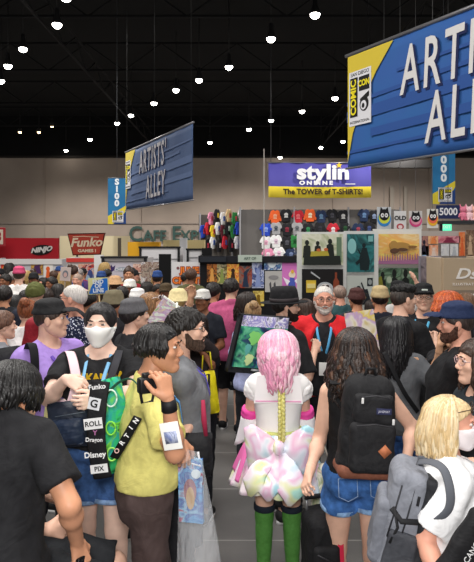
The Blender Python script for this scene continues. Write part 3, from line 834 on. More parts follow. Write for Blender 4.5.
def aisle_banner(x0, x1, y0, y1, d, txt, label, tsz):
    w = (x1-x0)/F*d; h = (y1-y0)/F*d; c = W((x0+x1)/2, (y0+y1)/2, d); r = empty('aisle_banner', c)
    a = Acc(); a.box((0, 0, 0), (w, .02, h)); a.build('banner_cloth', mat('#246a9c', .75, kind='marb', scale=2, h2='#2a78aa'), r, False)
    a = Acc(); a.prism([(-w/2, -h*.33), (-w*.1, -h*.24), (w/2, -h*.10), (w/2, -h*.2), (w*.1, -h*.5), (-w/2, -h*.5)], -.016, -.012)
    a.build('yellow_swoosh', mat('#dcc83a', .75), r, False)
    a = Acc(); a.prism([(-w*.2, -h*.5), (w*.1, -h*.33), (w*.5, -h*.25), (w*.5, -h*.5)], -.021, -.017); a.build('blue_swoosh', mat('#1f3f7a', .75), r, False)
    emblem(r, w*.06, -h*.34, w*.6, h*.25, -.03)
    for i, ch in enumerate(txt):
        k = Acc(); put_text(k, ch, tsz*h, 0, h*(.41-i*.155), -.02, 0, 1.1, offset=.015, ext=.002); k.build('lettering', mat('#e8eef2', .7), r, False)
    a = Acc(); a.tube([(-w/2, 0, h/2), (w/2, 0, h/2)], .02, 0, 6); a.tube([(0, 0, h/2), (0, 0, 12.47-c.z)], .008, 0, 5); a.build('hanging_wire', mat('#55585c', .5), r)
    tag(r, label, 'banner'); return r
aisle_banner(108, 126, 178, 224, 22, 'S100', 'narrow blue vertical banner reading S100 beside the slate blue one', .175)
aisle_banner(432, 455, 146, 204, 17, '5000', 'narrow blue vertical banner reading 5000 below the large blue one', .175)
# violet and yellow booth banner
r = empty('booth_banner', W(320, 180, 25), math.radians(2)); w, h = 4.3, 1.45
a = Acc(); nx = 40; vs = []; fs = []
for i in range(nx+1):
    for z in (-h/2, -h*.18, h/2): vs.append((-w/2+w*i/nx, .03*math.sin(i*.7), z-.03*math.sin(i/nx*3.14)))
for i in range(nx): fs += [(i*3, i*3+3, i*3+4, i*3+1), (i*3+1, i*3+4, i*3+5, i*3+2)]
a.add(vs, fs); a.m = [1, 0]*nx
o = a.build('banner_cloth', [mat('#4a4696', .75), mat('#dfc93c', .75)], r); o.modifiers.new('t', 'SOLIDIFY').thickness = .02
a = Acc(); put_text(a, 'stylin', .84, .12, .30, -.08, 0, 1.22, offset=.035, ext=.003, space=1.02); put_text(a, 'ONLINE', .22, -.18, -.135, -.08, 0, 1.3, offset=.012, ext=.003, space=1.5)
a.box((1.25, -.08, -.17), (.42, .006, .03)); a.build('lettering', mat('#e2e2e6', .7), r, False)
a = Acc(); put_text(a, 'The TOWER of T-SHIRTS!', .30, .12, -.50, -.08, 0, 1.0, offset=.010, ext=.003); a.build('lettering', mat('#2a1a10', .7), r, False)
a = Acc(); pts = []
for i in range(10):
    t = math.pi/2+i*math.pi/5; q = .14 if i % 2 == 0 else .06; pts.append((.78+q*math.cos(t), .60+q*math.sin(t)))
a.prism(pts, -.10, -.085); a.build('star', mat('#e8c62c', .7), r, False)
a = Acc(); a.tube([(-w/2-.05, 0, h/2), (w/2+.05, 0, h/2)], .03, 0, 6)
for x in (-w/2+.1, w/2-.1): a.tube([(x, 0, h/2), (x, 0, 12.47-W(0, 180, 25).z)], .01, 0, 4)
a.build('pole', mat('#77777a', .4, metal=.6), r)
tag(r, 'violet and yellow booth banner reading stylin ONLINE, The TOWER of T-SHIRTS', 'banner')

# ------------------------------------------------------------------ booths
def px_box(x0, y0, x1, y1, d):
    c = W((x0+x1)/2, (y0+y1)/2, d); return c, (x1-x0)/F*d, (y1-y0)/F*d
def panel(name, x0, y0, x1, y1, d, m, label, cat, group=None, thick=.06, floor=False, extra=None, rz=0, frame=None):
    c, w, h = px_box(x0, y0, x1, y1, d)
    if floor: top = c.z+h/2; h = top-.0; c = Vector((c.x, c.y, top/2))
    a = Acc(); a.box((0, 0, 0), (w, thick, h), 0)
    mats = m if isinstance(m, list) else [m]
    if extra: extra(a, w, h, -thick/2)
    o = a.build(name, mats, None, False, c, rz); tag(o, label, cat, group)
    if frame:
        f = Acc(); t = .03
        for z in (-h/2, h/2): f.box((0, 0, z), (w+t, thick+.02, t))
        for x in (-w/2, w/2): f.box((x, 0, 0), (t, thick+.02, h+t))
        f.build('frame', mat(frame, .5), o, False)
    return o
# left: red booth wall, cream panels
def lg(a, w, h, y):
    a.disc(w*.08, -.0, .58, .22, y-.03, y-.005, 1, rot=.12); put_text(a, 'NINJO', .40, w*.08, .0, y-.05, 2, 1.2, rot=.12, shear=.35, offset=.012)
c, w, h = px_box(-12, 238, 59, 259, 20)
r = empty('exhibition_wall', (c.x, c.y, 0)); tag(r, 'long red booth wall with a black and white script logo at the far left', 'booth wall')
a = Acc(); a.box((0, 0, c.z/1), (w, .1, h)); a.build('red_panel', mat('#c0202e', .6), r, False)
a = Acc(); a.box((0, 0, (c.z-h/2)/2), (w, .1, c.z-h/2)); a.build('white_panel', mat('#cfcac6', .7), r, False)
a = Acc(); a.disc(.62, c.z-.05, .36, .17, -.09, -.055, 0, rot=.12); put_text(a, 'NINJO', .21, .62, c.z-.04, -.10, 1, 1.15, rot=.12, shear=.35, offset=.012); a.build('logo', [mat('#151515', .6), mat('#e8e4e0', .6)], r, False)
r = empty('hanging_sign', W(0, 237, 19)); tag(r, 'rounded cream sign with red border at the left edge above the red wall', 'sign')
a = Acc(); a.box((-.2, 0, 0), (.75, .06, .6), 0, None, .02); a.box((-.2, -.03, 0), (.62, .04, .47), 1, None, .015); put_text(a, '33', .4, -.12, 0, -.06, 0, 1, offset=.01); a.build('sign_board', [mat('#b03038', .6), mat('#e6dac6', .6)], r, False)
a = Acc(); a.tube([(-.2, 0, .3), (-.2, 0, 12.47-W(0, 237, 19).z)], .008, 0, 4); a.build('hanging_wire', mat('#555555', .5), r)
panel('exhibition_wall', 60, 236, 130, 262, 24, mat('#d3c7a4', .8), 'cream booth wall behind the red trapezoid sign', 'booth wall', floor=True)
panel('booth_post', 118, 238, 121, 262, 22, mat('#4c4438', .6), 'dark brown post against the cream booth wall', 'post', floor=True, thick=.1)  # a narrow dark post in front of the cream wall
# trapezoid sign
r = empty('booth_sign', W(86.5, 244.5, 19)); tag(r, 'red trapezoid sign with cream script reading Funko GAMES on the booth top', 'sign')
a = Acc(); P_ = [(-.56, .31), (.56, .33), (.42, -.29), (-.40, -.31)]; a.prism([(x*1.07, z*1.12) for x, z in P_], -.03, .04, 1); a.prism(P_, -.05, -.03, 0)
a.build('sign_board', [mat('#b8402e', .5), mat('#54160f', .6)], r, False)
a = Acc(); put_text(a, 'Funko', .38, 0, .06, -.06, 0, 1.05, shear=.25, offset=.012, rot=.03); put_text(a, 'GAMES !', .13, .03, -.2, -.06, 0, 1.2, offset=.006); a.tube([(-.42, -.06, .24), (-.1, -.06, .26), (.4, -.06, .23)], .012, 0, 5); a.build('lettering', mat('#ecd6b8', .5), r, False)
a = Acc(); a.box((-.3, .02, -1.18), (.05, .05, 1.76)); a.build('support_post', mat('#444444', .5), r, False); a = Acc(); a.box((.3, .02, -1.18), (.05, .05, 1.76)); a.build('support_post', mat('#444444', .5), r, False)
# low booths seen over the heads (left half)
def booth(x0, y0, x1, d, cols, label, head_h=.0, rail=None, name='exhibition_booth'):
    top = W(0, y0, d).z; c = W((x0+x1)/2, y0, d); w = (x1-x0)/F*d; r = empty(name, (c.x, d, 0)); tag(r, label, 'booth')
    a = Acc(); a.box((0, 0, top/2), (w, .08, top)); a.box((-w/2, .5, top/2), (.06, 1.0, top)); a.box((w/2, .5, top/2), (.06, 1.0, top)); a.build('wall_panel', cols[0], r, False)
    if head_h: a = Acc(); a.box((0, -.06, top-head_h/2), (w+.04, .06, head_h)); a.build('header', cols[1], r, False)
    if rail:
        a = Acc(); a.box((0, -.08, top+.02), (w+.1, .12, .05))
        for x in (-w/2, w/2): a.box((x, -.08, top/2), (.06, .12, top))
        a.build('frame', mat(rail, .5), r, False)
    return r, w, top
booth(-10, 259, 62, 16, [mat('#c4c2c6', .7), mat('#d8d4d2', .7)], 'low white booth front under the red wall at the far left', .14)
booth(68, 258, 96, 15, [mat('#d9d3cf', .7), mat('#c83a34', .6)], 'white booth with a red header band below the trapezoid sign', .10)
booth(104, 258, 146, 14, [mat('#c9c5c6', .7), mat('#dedbd9', .7)], 'white booth with black top rail, left of the dark gap and black curtain', .06, '#1e1e22')
panel('pillar', 95, 255, 103, 300, 14.5, mat('#dcdad8', .6), 'square white pillar left of the booth with black rail', 'pillar', floor=True, thick=.2)
def pm(*c, **k): return art(c, **k)
ART = []
def poster(x0, y0, x1, y1, d, m, label, shapes=(), group=None, cols=(), frame=None, thick=.02, name='poster', cat='poster', text=()):
    c, w, h = px_box(x0, y0, x1, y1, d); a = Acc(); a.box((0, 0, 0), (w, thick, h), 0)
    if frame: a.m = [0]*6; a.box((0, .004, 0), (w+.05, thick, h+.05), 1+len(cols))
    y = -thick/2
    for n, sh in enumerate(shapes):
        k = sh[0]; yy = y-.0018*(n+1)
        if k == 'e': a.disc((sh[2]-.5)*w, (.5-sh[3])*h, sh[4]*w, sh[5]*h, yy, y, 1+sh[1], 18, rot=sh[6] if len(sh) > 6 else 0)
        if k == 'p': a.prism([((q[0]-.5)*w, (.5-q[1])*h) for q in sh[2]], yy, y, 1+sh[1])
    for n, (s_, sz, x, z, mi) in enumerate(text): put_text(a, s_, sz*h, (x-.5)*w, (.5-z)*h, y-.004-.0018*len(shapes), 1+mi, ext=.001, offset=sz*h*.03)
    ms = [m]+[mat(q, .6) for q in cols]+([mat(frame, .6)] if frame else [])
    o = a.build(name, ms, None, False, c); tag(o, label, cat, group); return o
poster(1, 263, 8, 277, 15.95, mat('#d23c28', .6), 'small red and orange poster at the far left booth', (('e', 0, .5, .5, .3, .3),), cols=('#f0a030',))
poster(8, 262, 12, 272, 15.95, mat('#d8c860', .6), 'narrow yellow poster strip beside the red poster at far left')
poster(31, 262, 43, 275, 15.95, art(('#5a3070', '#a07030', '#c8a050', '#702838'), 6), 'purple and gold poster in the far left booth', (('p', 0, [(.1, .9), (.3, .3), (.7, .2), (.9, .9)]),), cols=('#4a2858',))
poster(44, 262, 53, 279, 15.95, mat('#e6e0da', .6), 'white poster with an orange figure in the far left booth', (('e', 0, .45, .4, .22, .14), ('p', 0, [(.2, .95), (.3, .5), (.6, .45), (.85, .95)])), cols=('#e0602c',))
# held-up sheet and END OF LINE sign are built with the crowd
poster(78, 264, 95, 283, 14.95, art(('#3a2a40', '#c04038', '#d8b8a0', '#5a78b0', '#2c2438'), 7), 'colourful character collage poster under the red header band', (('e', 0, .3, .35, .14, .2), ('e', 1, .72, .55, .16, .25), ('e', 2, .5, .75, .2, .2)), cols=('#7a2c30', '#3c4a80', '#9ab0c8'))
poster(107, 263, 133, 277, 13.95, mat('#c2bcc6', .6), 'grey booth sign with a dark purple winged emblem and chrome lettering', (('e', 0, .16, .45, .09, .2), ('p', 0, [(.05, .5), (.0, .15), (.12, .3), (.17, .1), (.22, .3), (.33, .15), (.28, .55)]), ('e', 1, .62, .45, .3, .16)), cols=('#3c2a60', '#9098a4', '#d8dade'), text=(('CHROME', .28, .62, .47, 2),))
poster(108, 280, 135, 288, 13.95, mat('#e4dcd6', .6), 'white strip sign with orange letters below the purple emblem sign', cols=('#d8603c',), text=(('LUCK', 1.0, .62, .5, 0),))
poster(133, 264, 142, 284, 13.95, art(('#8a5a50', '#d8a898', '#f0e0d0', '#503028'), 8), 'portrait poster of two figures at the right of the black-railed booth', (('e', 0, .5, .3, .25, .14), ('p', 1, [(.15, 1), (.3, .5), (.7, .5), (.85, 1)])), cols=('#c89080', '#6a4038'))
# yellow box + cream header
def bx(name, x0, y0, x1, y1, d, dep, col, label, cat, floor=False):
    c, w, h = px_box(x0, y0, x1, y1, d); a = Acc()
    if floor: top = c.z+h/2; a.box((0, 0, top/2), (w, dep, top)); c.z = 0
    else: a.box((0, 0, 0), (w, dep, h), 0, None, .02)
    o = a.build(name, mat(col, .65), None, False, c); tag(o, label, cat); return o
bx('exhibition_wall', 129, 242, 160, 258, 21, .5, '#e6ab25', 'yellow booth block under the wall lettering', 'booth wall', True)
bx('exhibition_wall', 164, 240, 205, 250, 20, .5, '#dcc890', 'cream booth header under the wall lettering', 'booth wall', True)
bx('pillar', 180, 238, 187, 262, 18.5, .3, '#dcdcde', 'white pillar in front of the cream booth header', 'pillar', True)
r, w, tp = booth(141, 248, 179, 17, [mat('#d9d8da', .7), mat('#e2e0e2', .7)], 'tall white booth with black beams left of the white pillar', .3, '#17171a')
r, w, tp = booth(188, 250, 203, 17, [mat('#cfcdd0', .7), mat('#d8d6d8', .7)], 'white booth beam with black rail right of the white pillar', .2, '#17171a')
poster(141, 262, 160, 300, 13, art(('#3a2c28', '#b8a898', '#7a5a50', '#e0dcd8', '#5a3a60'), 5), 'merchandise wall with crowded small goods behind the white-capped heads', name='goods_wall', cat='merchandise display')
panel('curtain', 159, 254, 171, 300, 12.8, mat('#0c0c0e', .9), 'black sheet put in for the dark gap left of the white standing sign', 'curtain', floor=True)  # dark sheet standing in for the black gap between booths, no cloth there
panel('curtain', 202, 248, 212, 300, 11.5, mat('#0c0c0f', .9), 'black curtain right of the white standing sign', 'curtain', floor=True)
r = poster(172, 262, 202, 330, 11, mat('#dddbdb', .6), 'white standing sign with orange outlined lettering', (('e', 2, .2, .09, .05, .022), ('e', 3, .62, .42, .2, .12)), cols=('#e0682c', '#7c2c18', '#7a4c50', '#8a5a30', '#f0c040'), name='standing_sign', cat='sign')
a = Acc(); 
for s_, z, sz in (('JUNE', .47, .15), ('CHANTS', .28, .16)):
    put_text(a, s_, sz, .05, z, -.022, 1, 1.0, offset=.018); put_text(a, s_, sz, .05, z, -.028, 0, 1.0, offset=.006)
a.build('lettering', [mat('#f08030', .6), mat('#8c2c18', .6)], r, False)
a = Acc(); a.box((0, .0, -.62-.15), (.5, .3, .04)); a.box((0, .03, -.7), (.08, .03, .25)); a.build('stand_foot', mat('#333333', .5), r, False) if False else None
# black art display
r, w, tp = booth(200, 256, 300, 11, [mat('#101014', .8), mat('#1a1a20', .8)], 'long black display wall holding rows of art prints', .12)
AP = [(207, 264, 217, 282, ('#5a2010', '#c87830', '#301408', '#e0a050'), 'dark print with an orange armoured figure'), (217, 264, 227, 284, ('#d8c070', '#283018', '#c8b890', '#8a9850'), 'yellow-green print with a black figure'),
      (227, 264, 239, 283, ('#e89030', '#f0c050', '#d86828', '#f4d880'), 'bright orange print with a dark silhouette'), (239, 266, 252, 288, ('#303038', '#a04028', '#7a6a60', '#203048'), 'grey and rust print of crowded figures'),
      (252, 262, 264, 288, ('#4058a0', '#c8d0e8', '#2c3c78', '#8898c8'), 'blue and white comic page print'), (208, 284, 216, 300, ('#402818', '#a08060', '#201818'), 'small brown print in the lower row'),
      (253, 291, 264, 306, ('#c8a020', '#e8d070', '#806010'), 'golden yellow print in the lower row')]
for i, (x0, y0, x1, y1, cs, lb) in enumerate(AP):
    poster(x0, y0, x1, y1, 10.95, art(cs, 7, i*3.1), lb+' on the black display wall', (('e', 0, .5, .35, .16, .12), ('p', 0, [(.25, .95), (.38, .45), (.62, .45), (.75, .95)])), cols=(cs[-1] if i != 2 else '#3a2010',), group='art prints on the black display wall')
poster(200, 257, 226, 262, 10.895, mat('#20242c', .6), 'dark header strip over the black display wall', name='header_strip', cat='sign')
poster(238, 255, 262, 262, 10.895, mat('#b4c0b4', .6), 'pale green header strip over the art prints', name='header_strip', cat='sign', text=(('ART OF', .5, .5, .5, 0),), cols=('#5a6a60',))
poster(262, 256, 282, 270, 10.95, art(('#5890c0', '#e0e8f0', '#2c5090', '#88b8d8'), 6), 'blue sky print above the grey newspaper-like poster', (('e', 0, .5, .55, .2, .3),), cols=('#dce6ee',))
poster(265, 271, 282, 292, 10.95, mat('#b9b7b4', .6), 'pale grey poster with a dark line drawing and text block', (('p', 0, [(.25, .6), (.35, .5), (.4, .95), (.3, .95)]), ('p', 0, [(.5, .6), (.6, .5), (.68, .95), (.52, .95)]), ('e', 1, .5, .3, .3, .1)), cols=('#4c4c50', '#8c8a8c'))
poster(282, 262, 302, 300, 10.95, mat('#d678c4', .6), 'large magenta print with a white and blue dancing figure', (('e', 0, .5, .33, .17, .09), ('p', 1, [(.2, .9), (.4, .4), (.62, .42), (.75, .9), (.55, .75)]), ('p', 2, [(.62, .5), (.95, .3), (.8, .6)]), ('p', 2, [(.4, .5), (.05, .4), (.25, .62)]), ('e', 3, .52, .25, .08, .05)), cols=('#f0e0c8', '#4a5cb8', '#f4f0f8', '#e0b040'))
poster(282, 300, 300, 322, 10.95, art(('#e8e0e8', '#c88898', '#8868a0', '#f0f0f0'), 6), 'pale sketch print below the magenta print', (('e', 0, .5, .4, .2, .2),), cols=('#a07890',))
# tall white display with big posters
for (x0, x1, y0, d, lb) in ((297, 346, 232, 9.0, 'white display panel holding the dinner table poster'), (344, 378, 231, 9.15, 'white display panel holding the teal poster'), (373, 421, 229, 9.3, 'white display panel holding the sunset creature poster')):
    panel('poster_board', x0, y0, x1, 330, d, mat('#d9dad8', .7), lb, 'display panel', 'white display panels', floor=True, thick=.05)
FIG = lambda x, y, s, c: (('e', c, x, y, .045*s, .075*s), ('p', c, [(x-.09*s, y+.42*s), (x-.07*s, y+.1*s), (x, y+.05*s), (x+.07*s, y+.1*s), (x+.09*s, y+.42*s)]))
poster(302, 234, 343, 265, 8.94, art(('#cfd2b4', '#e6e6d2', '#b4bc98', '#e2dec4'), 3), 'large poster of three dark figures at a yellow dinner table', FIG(.12, .28, 1.15, 0)+FIG(.38, .30, 1.0, 0)+FIG(.68, .24, 1.15, 0)+(('p', 2, [(.84, .1), (.96, .1), (.96, .9), (.84, .9)]), ('p', 0, [(.05, .7), (.92, .7), (.95, 1), (.03, 1)]), ('p', 1, [(.22, .56), (.62, .54), (.66, .7), (.2, .72)]), ('e', 3, .4, .52, .05, .05), ('e', 3, .58, .5, .05, .05)), cols=('#1e2420', '#b8a83c', '#6a8268', '#c86a3c'))
poster(302, 269, 343, 325, 8.94, mat('#121012', .6), 'black poster with a bottle, a plate and a yellow can', (('p', 0, [(.1, .2), (.34, .2), (.34, .42), (.1, .42)]), ('e', 1, .56, .35, .2, .12), ('e', 2, .56, .33, .12, .07), ('e', 3, .52, .32, .05, .035), ('e', 3, .62, .31, .04, .03), ('p', 4, [(.76, .45), (.76, .22), (.8, .16), (.8, .06), (.85, .06), (.85, .16), (.9, .22), (.9, .45)]), ('p', 1, [(.22, .04), (.44, .16), (.43, .18), (.21, .07)]), ('p', 5, [(.12, .26), (.32, .26), (.32, .34), (.12, .34)])), cols=('#d8b83c', '#b9bcc0', '#e4e2dc', '#402c24', '#8a4028', '#f0e090'))
poster(347, 234, 374, 272, 9.08, art(('#1c5c60', '#2f7c80', '#174448', '#4a9a98'), 3, 5), 'teal poster with a dark seated figure holding a stringed instrument', (('e', 2, .18, .32, .16, .2), ('e', 0, .62, .3, .07, .06), ('p', 0, [(.48, .95), (.45, .62), (.56, .36), (.72, .36), (.84, .7), (.8, .95)]), ('p', 0, [(.3, .75), (.62, .55), (.66, .62), (.36, .82)]), ('p', 0, [(.38, .42), (.42, .40), (.6, .62), (.56, .64)]), ('p', 1, [(.78, .05), (.95, .05), (.95, .2), (.78, .2)])), cols=('#0e2226', '#7ab4b4', '#8cc8c8'))
poster(347, 276, 374, 322, 9.08, mat('#c4cac4', .6), 'pale poster with a black and gold vase shape and small dark emblem', (('p', 0, [(.74, .04), (.95, .04), (.95, .22), (.74, .22)]), ('e', 1, .845, .13, .07, .06), ('e', 0, .42, .28, .09, .07), ('p', 0, [(.5, .62), (.55, .3), (.75, .28), (.88, .55), (.8, .62)]), ('e', 2, .62, .42, .1, .09), ('p', 0, [(.5, .15), (.54, .13), (.78, .5), (.72, .5)])), cols=('#20262c', '#98a0a0', '#c0a050'))
poster(376, 234, 419, 264, 9.22, art(('#e8d070', '#e9b060', '#f0d8a0', '#e0a878'), 2.2, 2, aniso=(1, 1, 3)), 'yellow and pink sunset poster with a round tan creature over purple treetops', tuple(('p', 2, [(x, 1), (x+.03, .62+.12*((i*7) % 3)/3), (x+.06, 1)]) for i, x in enumerate([j*.058 for j in range(17)]))+(('p', 2, [(0, .9), (1, .86), (1, 1), (0, 1)]), ('e', 0, .55, .42, .24, .15), ('e', 0, .40, .38, .10, .16), ('e', 1, .42, .56, .10, .09), ('e', 1, .60, .52, .12, .06), ('e', 3, .83, .42, .10, .04)), cols=('#b08848', '#5c4030', '#a06a90', '#8a6438'))
poster(376, 268, 419, 322, 9.22, art(('#26402e', '#6a8a70', '#38503c', '#90a890'), 4, 7), 'dark green poster with hooded figures among leaves', FIG(.15, .14, 1.0, 0)+FIG(.42, .1, 1.1, 0)+FIG(.68, .1, 1.1, 0)+(('e', 1, .3, .22, .06, .06), ('p', 2, [(0, .2), (.12, .15), (.2, .5), (0, .6)])), cols=('#141a18', '#a8b8a0', '#7a7a28'))
# right side prints, tan sign
panel('poster_board', 419, 256, 441, 330, 9.0, mat('#8d8790', .7), 'dark framed display panel left of the tan sign', 'display panel', floor=True)
poster(421, 257, 440, 295, 8.94, art(('#5c5660', '#8a8088', '#3c3840', '#a89aa0'), 3), 'dusky grey portrait poster left of the tan sign', (('e', 0, .55, .35, .26, .26), ('e', 1, .55, .36, .13, .17), ('p', 0, [(.15, 1), (.3, .66), (.8, .66), (1, 1)])), cols=('#242028', '#6c5450'))
r, w, tp = booth(443, 258, 496, 8.3, [mat('#b7a389', .7), mat('#b7a389', .7)], 'tan fabric booth sign with white script lettering', 0)
a = Acc(); put_text(a, 'Dsna', .20, .05, tp-.22, -.05, 0, 1.3, shear=.3, offset=.004); put_text(a, 'ILLUSTRATION', .05, -.05, tp-.36, -.05, 0, 1.2); put_text(a, 'www.dsnart.com', .06, -.03, tp-.50, -.05, 0, 1.3, offset=.002)
a.build('lettering', mat('#f0ece6', .7), r, False); r['label'] = 'tan fabric booth sign with white script lettering and a web address'
a = Acc(); a.box((0, -.045, tp-.49), (w, .01, .10)); a.build('grey_stripe', mat('#8c7c6c', .7), r, False)
RP = [(420, 236, 428, 256, ('#5a4a60', '#c08878', '#2c2434'), 'dark portrait print'), (428, 236, 438, 244, ('#f09050', '#f8c890', '#d85838'), 'orange haired figure print'), (429, 245, 438, 258, ('#e8723c', '#f4b490', '#f0d8c8'), 'orange and pink print'),
      (420, 246, 428, 258, ('#a8c8e8', '#e8eef4', '#7898c0'), 'pale blue sky print'), (438, 236, 460, 243, ('#c04a60', '#e8a0a8', '#8a2c48'), 'red and pink strip print'), (441, 244, 449, 256, ('#e4e2e0', '#d0d0d2', '#f0eeea'), 'white sheet print'), (450, 244, 458, 256, ('#dad8d8', '#ecebe8', '#c0c4c8'), 'light grey sheet print'),
      (459, 232, 465, 256, ('#e86a38', '#f09a60', '#b84428'), 'tall orange figure print'), (466, 230, 474, 256, ('#a88868', '#6a4c3c', '#d0b090'), 'tall brown figure print')]
panel('poster_board', 418, 231, 482, 330, 11, mat('#b9b2aa', .7), 'grey display board covered in small prints at the right', 'display panel', floor=True)
for i, (x0, y0, x1, y1, cs, lb) in enumerate(RP):
    poster(x0, y0, x1, y1, 10.93, art(cs, 6, i*2.3), lb+' on the grey board at the right', (('e', 0, .5, .32, .17, .12), ('p', 0, [(.2, .95), (.35, .45), (.65, .45), (.8, .95)])), cols=(cs[0] if i % 2 else cs[-1],), group='small prints on the grey board')
# exit sign, small green
r = empty('exit_sign', W(446, 227, 30)); tag(r, 'small glowing green exit sign on the far wall at the right', 'exit sign')
a = Acc(); a.box((0, 0, 0), (.55, .1, .38), 0, None, .03); a.build('sign_box', mat('#58d0a0', .5, emit=1.2), r, False); a = Acc(); put_text(a, 'EXIT', .2, 0, 0, -.06, 0, 1, offset=.004); a.build('lettering', mat('#eafff4', .5), r, False)
a = Acc(); a.tube([(0, 0, .15), (0, 0, 12.47-W(0, 227, 30).z)], .012, 0, 4); a.build('hanging_wire', mat('#888888', .5), r)
# hanging fan signs
def fan(x0, y0, x1, y1, d, base, cols, label, txt=None, face=True):
    c, w, h = px_box(x0, y0, x1, y1, d); r = empty('cloth_sign', c); tag(r, label, 'sign')
    a = Acc(); a.box((0, 0, 0), (w, .03, h)); a.build('sign_board', mat(base, .7), r, False)
    a = Acc()
    if face:
        a.disc(0, -.05*h, w*.48, h*.34, -.03, -.015, 1); a.disc(0, .02*h, w*.40, h*.28, -.036, -.03, 2); a.disc(0, .14*h, w*.36, h*.26, -.042, -.036, 0)
        a.disc(-w*.14, .12*h, w*.12, h*.10, -.05, -.042, 3); a.disc(w*.14, .12*h, w*.12, h*.10, -.05, -.042, 3)
        a.disc(-w*.12, .12*h, w*.04, h*.04, -.056, -.05, 0); a.disc(w*.12, .12*h, w*.04, h*.04, -.056, -.05, 0)
        a.prism([(-w*.3, .3*h), (-w*.24, .5*h), (-w*.08, .36*h)], -.04, -.02, 0); a.prism([(w*.3, .3*h), (w*.24, .5*h), (w*.08, .36*h)], -.04, -.02, 0)
    if txt: put_text(a, txt, h*.30, 0, h*.12, -.03, 0, 1, offset=h*.01); a.disc(0, -h*.32, w*.3, h*.16, -.03, -.015, 1); a.disc(0, -h*.34, w*.18, h*.1, -.036, -.03, 2)
    a.build('printed_figure', [mat(q, .7) for q in cols], r, False)
    a = Acc(); a.tube([(0, 0, h/2), (0, 0, 12.47-c.z)], .006, 0, 4); a.build('hanging_wire', mat('#888888', .5), r)
fan(394, 211, 406, 230, 17, '#e2e0e0', ('#1a1a1c', '#b84a50', '#f0dada'), 'white hanging sign reading OLD', 'OLD', False)
fan(409, 211, 422, 229, 17.3, '#d8d4d2', ('#17171a', '#e0508c', '#f0a0b8', '#f0f0f0'), 'hanging sign of a masked black face with pink scarf')
fan(427, 209, 438, 228, 15.5, '#d8d6cf', ('#17171a', '#e8b030', '#e86a50', '#f0f0f0'), 'hanging sign of a masked black face with yellow and orange scarf')
fan(377, 207, 391, 229, 17.6, '#ccd0d4', ('#17171a', '#3a8ad0', '#d8e050', '#f0f0f0'), 'hanging sign of a masked black face with blue scarf')
r = empty('number_sign', W(448, 212, 16)); tag(r, 'dark navy sign reading 5000 under the narrow vertical banner', 'sign'); a = Acc(); a.box((0, 0, 0), (.62, .04, .36)); a.build('sign_board', mat('#1c2a54', .6), r, False)
a = Acc(); put_text(a, '5000', .27, 0, 0, -.03, 0, .9, offset=.006); a.build('lettering', mat('#e2e4e8', .6), r, False); a = Acc(); a.tube([(0, 0, .18), (0, 0, 12.47-W(0, 212, 16).z)], .008, 0, 4); a.build('hanging_wire', mat('#555555', .5), r)
# plush shelf
panel('display_shelf', 440, 221, 484, 224, 15, mat('#2a2c30', .6), 'black high shelf carrying pink plush toys at the right', 'shelf', thick=.4)
a = Acc(); c = W(441, 224, 15); a.box((0, 0, c.z/2), (.06, .06, c.z)); o = a.build('shelf_post', mat('#2a2c30', .6), None, False, (c.x, 15, 0)); tag(o, 'thin black post under the high plush shelf', 'post')
for i, (x, cc, w_) in enumerate(((463, '#d87890', 'dark pink'), (469, '#ecc0c8', 'pale pink'), (475, '#e0b0a0', 'peach'), (481, '#b84860', 'crimson'))):
    c = W(x, 221, 15); g = G((-.16, -.14, -.02), (.16, .14, .46), .012)
    g.ell((0, 0, .12), (.09, .08, .11), .02); g.ell((0, 0, .28), (.085, .075, .08), .02)
    for s_ in (-1, 1): g.cap((s_*.05, 0, .34), (s_*.08, 0, .42), .025, .012, .02); g.cap((s_*.08, -.02, .17), (s_*.12, -.05, .1), .03, .02, .02); g.cap((s_*.05, -.06, .03), (s_*.06, -.1, .03), .03, .025, .02)
    a = Acc(); addnp(a, g.mesh()); o = a.build('plush_toy', mat(cc, .9, kind='cloth'), None, True, c); tag(o, '%s plush toy with pointed ears on the high shelf' % w_, 'plush toy', 'plush toys on the high shelf')
# wall lettering
r = empty('wall_sign', W(170, 234.5, 49.85)); tag(r, 'dark green CAFE EXPRESS lettering fixed on the far wall', 'sign')
a = Acc(); put_text(a, 'C', 1.75, -2.85, .0, -.03, 0, .95, offset=.03, ext=.03); put_text(a, 'AFE', 1.25, -1.25, -.15, -.03, 0, .95, offset=.03, ext=.03); put_text(a, 'E', 1.75, .55, 0, -.03, 0, .95, offset=.03, ext=.03); put_text(a, 'XPRESS', 1.25, 2.75, -.15, -.03, 0, .92, offset=.03, ext=.03)
a.build('lettering', mat('#3e5a54', .6), r, False)
for (x, y) in ((316, 193),): pass
# back wall column and beam at right
for (x0, x1, lb) in ((390, 394, 1), (404, 407, 2)):
    c, w, h = px_box(x0, 174, x1, 240, 49.5); a = Acc(); a.box((0, 0, 0), (w, .3, 6.6)); o = a.build('trim_%d' % (20+lb), mat('#9a9186', .8), None, False, (c.x, 49.6, 3.3)); o['kind'] = 'structure'
c, w, h = px_box(356, 160, 445, 168, 44); a = Acc(); a.box((0, 0, 0), (w, .5, h)); o = a.build('trim_23', mat('#1b1a1a', .8), None, False, c); o['kind'] = 'structure'
a = Acc(); c = W(264, 205, 25); a.box((0, 0, 3.0), (.04, .04, 6.0)); o = a.build('support_pole', mat('#8f8a84', .6), None, False, (c.x, 25, 0)); tag(o, 'thin pale pole left of the violet banner', 'pole')

